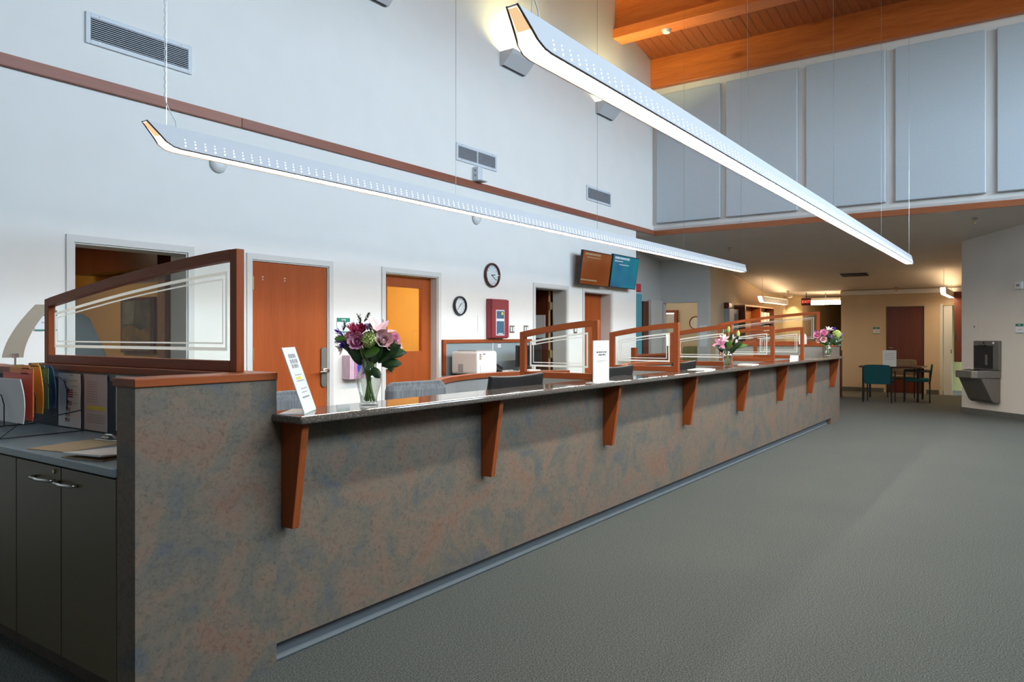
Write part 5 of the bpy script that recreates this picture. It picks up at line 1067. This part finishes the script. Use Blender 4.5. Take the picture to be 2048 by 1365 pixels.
MB().box(-0.17, 0.17, -0.29, 0.29, -0.012, 0.0, Mv).build('frame', 'soffit_paint', t)
for k in range(5): MB().box(-0.13 + 0.06 * k, -0.10 + 0.06 * k, -0.26, 0.26, -0.03, -0.012, Mv).build('blade', 'dark_metal', t)
# cupboard with brochures and panels on the beige wall
t = thing('brochure_cabinet', 'open wooden wall cabinet with brochures on the beige corridor wall', 'cabinet', (17.8, 5.5, 0.9))
B(16.72, 16.76, 5.36, 5.609, 0.9, 2.0).build('side', 'door_dark', t, world=True); B(16.76, 17.85, 5.585, 5.609, 0.9, 2.0).build('back_board', 'wood_edge', t, world=True); B(17.85, 17.89, 5.36, 5.609, 0.9, 2.0).build('side', 'door_wood', t, world=True); B(18.95, 18.99, 5.36, 5.609, 0.9, 2.0).build('side', 'door_dark', t, world=True); B(16.72, 18.99, 5.36, 5.609, 2.0, 2.03).build('top', 'wood_edge', t, world=True); B(17.89, 18.95, 5.585, 5.609, 0.9, 2.0).build('back_board', 'paper_cream', t, world=True)
for z in (1.0, 1.32, 1.64): B(17.89, 18.95, 5.40, 5.585, z, z + 0.02).build('shelf', 'door_wood', t, world=True)
for i, z in enumerate((1.02, 1.34, 1.66)):
    for k in range(4):
        o = B(17.94 + 0.25 * k, 18.12 + 0.25 * k, 5.44, 5.47, z, z + 0.24).build('brochure', ['paper', 'paper_cream', 'panel_blue', 'paper_pink'][(k + i) % 4]); tag(o, '%s brochure, %s from the left on the %s shelf of the open wall cabinet' % (['white', 'cream', 'blue', 'pinkish'][(k + i) % 4], ['first', 'second', 'third', 'fourth'][k], ['bottom', 'middle', 'top'][i]), 'brochure', 'brochures in the wall cabinet')
t = thing('wall_box', 'small dark red box high on the beige corridor wall', 'box', (16.14, 5.55, 1.94)); B(16.03, 16.25, 5.50, 5.609, 1.94, 2.06).build('housing', 'exit_dark', t, world=True, bevel=0.004); B(16.05, 16.23, 5.495, 5.50, 1.96, 2.04).build('cover', 'door_dark', t, world=True)
t = thing('grey_cabinet', 'grey electrical cabinet on the beige corridor wall left of the brochures', 'cabinet', (16.33, 5.5, 1.2)); B(16.03, 16.62, 5.48, 5.609, 1.2, 1.92).build('box', 'grey_plastic', t, world=True, bevel=0.005)
for k in range(3): B(16.34 + 0.08 * k, 16.36 + 0.08 * k, 5.474, 5.48, 1.3, 1.82).build('louvre', 'vent_dark', t, world=True)
t = wall_sign(-0.07, 0.07, 0, 0.152, 'green-topped room sign left of the far dark door', Matrix.Translation((DX - 0.001, 3.06, 1.374)) @ Matrix.Rotation(-PI / 2, 4, 'Z'))
# table and chairs
t = thing('round_edge_table', 'dark table near the back wall with a white sheet standing on it', 'table', (17.15, 2.42, 0)); B(-0.45, 0.45, -0.58, 0.58, 0.675, 0.705).build('tabletop', 'table_wood_dark', t, bevel=0.012)
for x in (-0.38, 0.38):
    for y in (-0.5, 0.5): MB().tube([(x, y, 0), (x, y, 0.675)], 0.022, 8).build('leg', 'dark_metal', t)
side_chair((16.35, 2.50, 0), -PI / 2 + PI, 'teal chair with its back to the lobby in front of the far table', 'fabric_teal', 'chairs around the far table') if False else side_chair((16.40, 2.56, 0), PI / 2, 'teal chair with its back to the lobby in front of the far table', 'fabric_teal', 'chairs around the far table', 0.79)
side_chair((16.95, 1.97, 0), PI + 0.1, 'teal chair seen from the side at the right end of the far table', 'fabric_teal', 'chairs around the far table', 0.79); side_chair((17.95, 2.35, 0), -PI / 2, 'taupe chair on the far side of the far table', 'fabric_taupe', 'chairs around the far table', 0.84)
t = thing('table_notice', 'white printed sheet in a stand on the far table', 'sign', (16.78, 2.43, 0.705), -PI / 2); B(-0.125, 0.125, -0.004, 0.004, 0, 0.33).build('page', 'paper', t); B(-0.1, 0.1, -0.04, 0.04, 0, 0.005).build('foot', 'white_plastic', t)
stuff(bars(MB(), lambda a, b: (a, -0.0046, b), [(-0.09, 0.09, 0.26 - 0.04 * k, 0.008) for k in range(4)], rn).build('print', 'ink_grey', t))
t = thing('wall_cabinet', 'tall dark reddish wall cabinet beside the angled wall', 'cabinet', (18.9, 1.35, 0.76)); B(18.75, 19.198, 1.0, 1.45, 0.76, 2.29).build('body', 'door_dark', t, world=True); B(18.735, 18.75, 1.01, 1.44, 0.78, 2.27).build('door', 'door_dark', t, world=True); B(18.728, 18.735, 1.40, 1.415, 1.2, 1.35).build('handle', 'dark_metal', t, world=True)

# ================================================================ things on the angled wall
ANG = math.atan2(d45.y, d45.x) + PI            # local +x runs from the free end back towards A0
def ang_M(s, z): p = A0 + d45 * s; rot = Matrix(((d45.x, -n45.x, 0, 0), (d45.y, -n45.y, 0, 0), (0, 0, 1, 0), (0, 0, 0, 1))); return Matrix.Translation((p.x, p.y, z)) @ rot
t = thing('drinking_fountain', 'steel drinking fountain with bottle filler on the angled wall', 'fountain'); t.matrix_world = ang_M(0.575, 0.24)
w = 0.262; hb = 0.535
def fb(x0, x1, y0, y1, z0, z1): return B(x0, x1, y0, y1, z0 - 0.24, z1 - 0.24)
fb(-w, w, -0.05, -0.001, 0.77, 1.25).build('back_panel', 'steel', t, bevel=0.006); rc = fb(-w + 0.01, w - 0.12, -0.054, -0.05, 0.79, 1.17).build('filler_recess', 'black_plastic', t)
fb(-0.12, 0.0, -0.09, -0.054, 1.155, 1.18).build('spout', 'dark_metal', rc); fb(-0.01, 0.04, -0.058, -0.0541, 0.85, 1.02).build('bottle_icon', 'steel', rc)
fb(0.13, 0.17, -0.053, -0.05, 1.20, 1.23).build('sensor', 'paper', t); fb(-0.06, -0.03, -0.053, -0.05, 1.20, 1.23).build('sensor', 'black_plastic', t)
m = MB(); bs = [(-w, -0.002), (w, -0.002), (w, -0.18), (w - 0.05, -0.40), (w - 0.12, -0.46), (-w + 0.10, -0.46), (-w + 0.03, -0.42), (-w, -0.34)]
m.prism(bs, 'z', 0.64 - 0.24, 0.765 - 0.24).build('basin', 'steel', t, bevel=0.012)
m = MB(); m.lathe([(0.001, 0.0), (0.10, 0.004), (0.14, 0.012)], 24, Matrix.Translation((-0.06, -0.27, 0.527)), cap0=False, cap1=False).build('bowl', 'chrome', t, smooth=True)
MB().tube([(-0.18, -0.2, 0.525), (-0.18, -0.21, 0.55), (-0.15, -0.24, 0.565)], 0.012, 8).build('bubbler', 'chrome', t)
MB().prism([(-0.002, 0.0), (-0.12, 0.0), (-0.17, 0.04), (-0.36, 0.40), (-0.002, 0.40)], 'x', -w + 0.02, w - 0.02).build('skirt', 'steel', t, bevel=0.01)
MB().box(0.06, 0.22, -0.20, -0.14, 0.25, 0.37, Matrix.Rotation(-0.3, 4, 'X') @ Matrix.Translation((0, -0.02, 0.02))).build('grille', 'black_plastic', t)
t = wall_sign(-0.074, 0.074, 0, 0.15, 'green-topped room sign on the angled wall at the right edge', ang_M(1.19, 1.374))
t = thing('wall_thermostat', 'small white thermostat box high on the angled wall', 'thermostat'); t.matrix_world = ang_M(1.19, 2.07); B(-0.065, 0.065, -0.04, -0.001, 0, 0.115).build('housing', 'white_plastic', t, bevel=0.006); B(-0.03, 0.03, -0.043, -0.04, 0.04, 0.08).build('window', 'grey_plastic', t)
t = thing('wall_access_panel', 'flush painted access panel above the drinking fountain', 'panel'); t.matrix_world = ang_M(0.245, 1.34); B(-0.13, 0.13, -0.004, -0.001, 0, 0.30).build('door', 'wall_taupe', t, bevel=0.001); B(0.03, 0.045, -0.008, -0.004, 0.13, 0.16).build('latch', 'dark_metal', t)
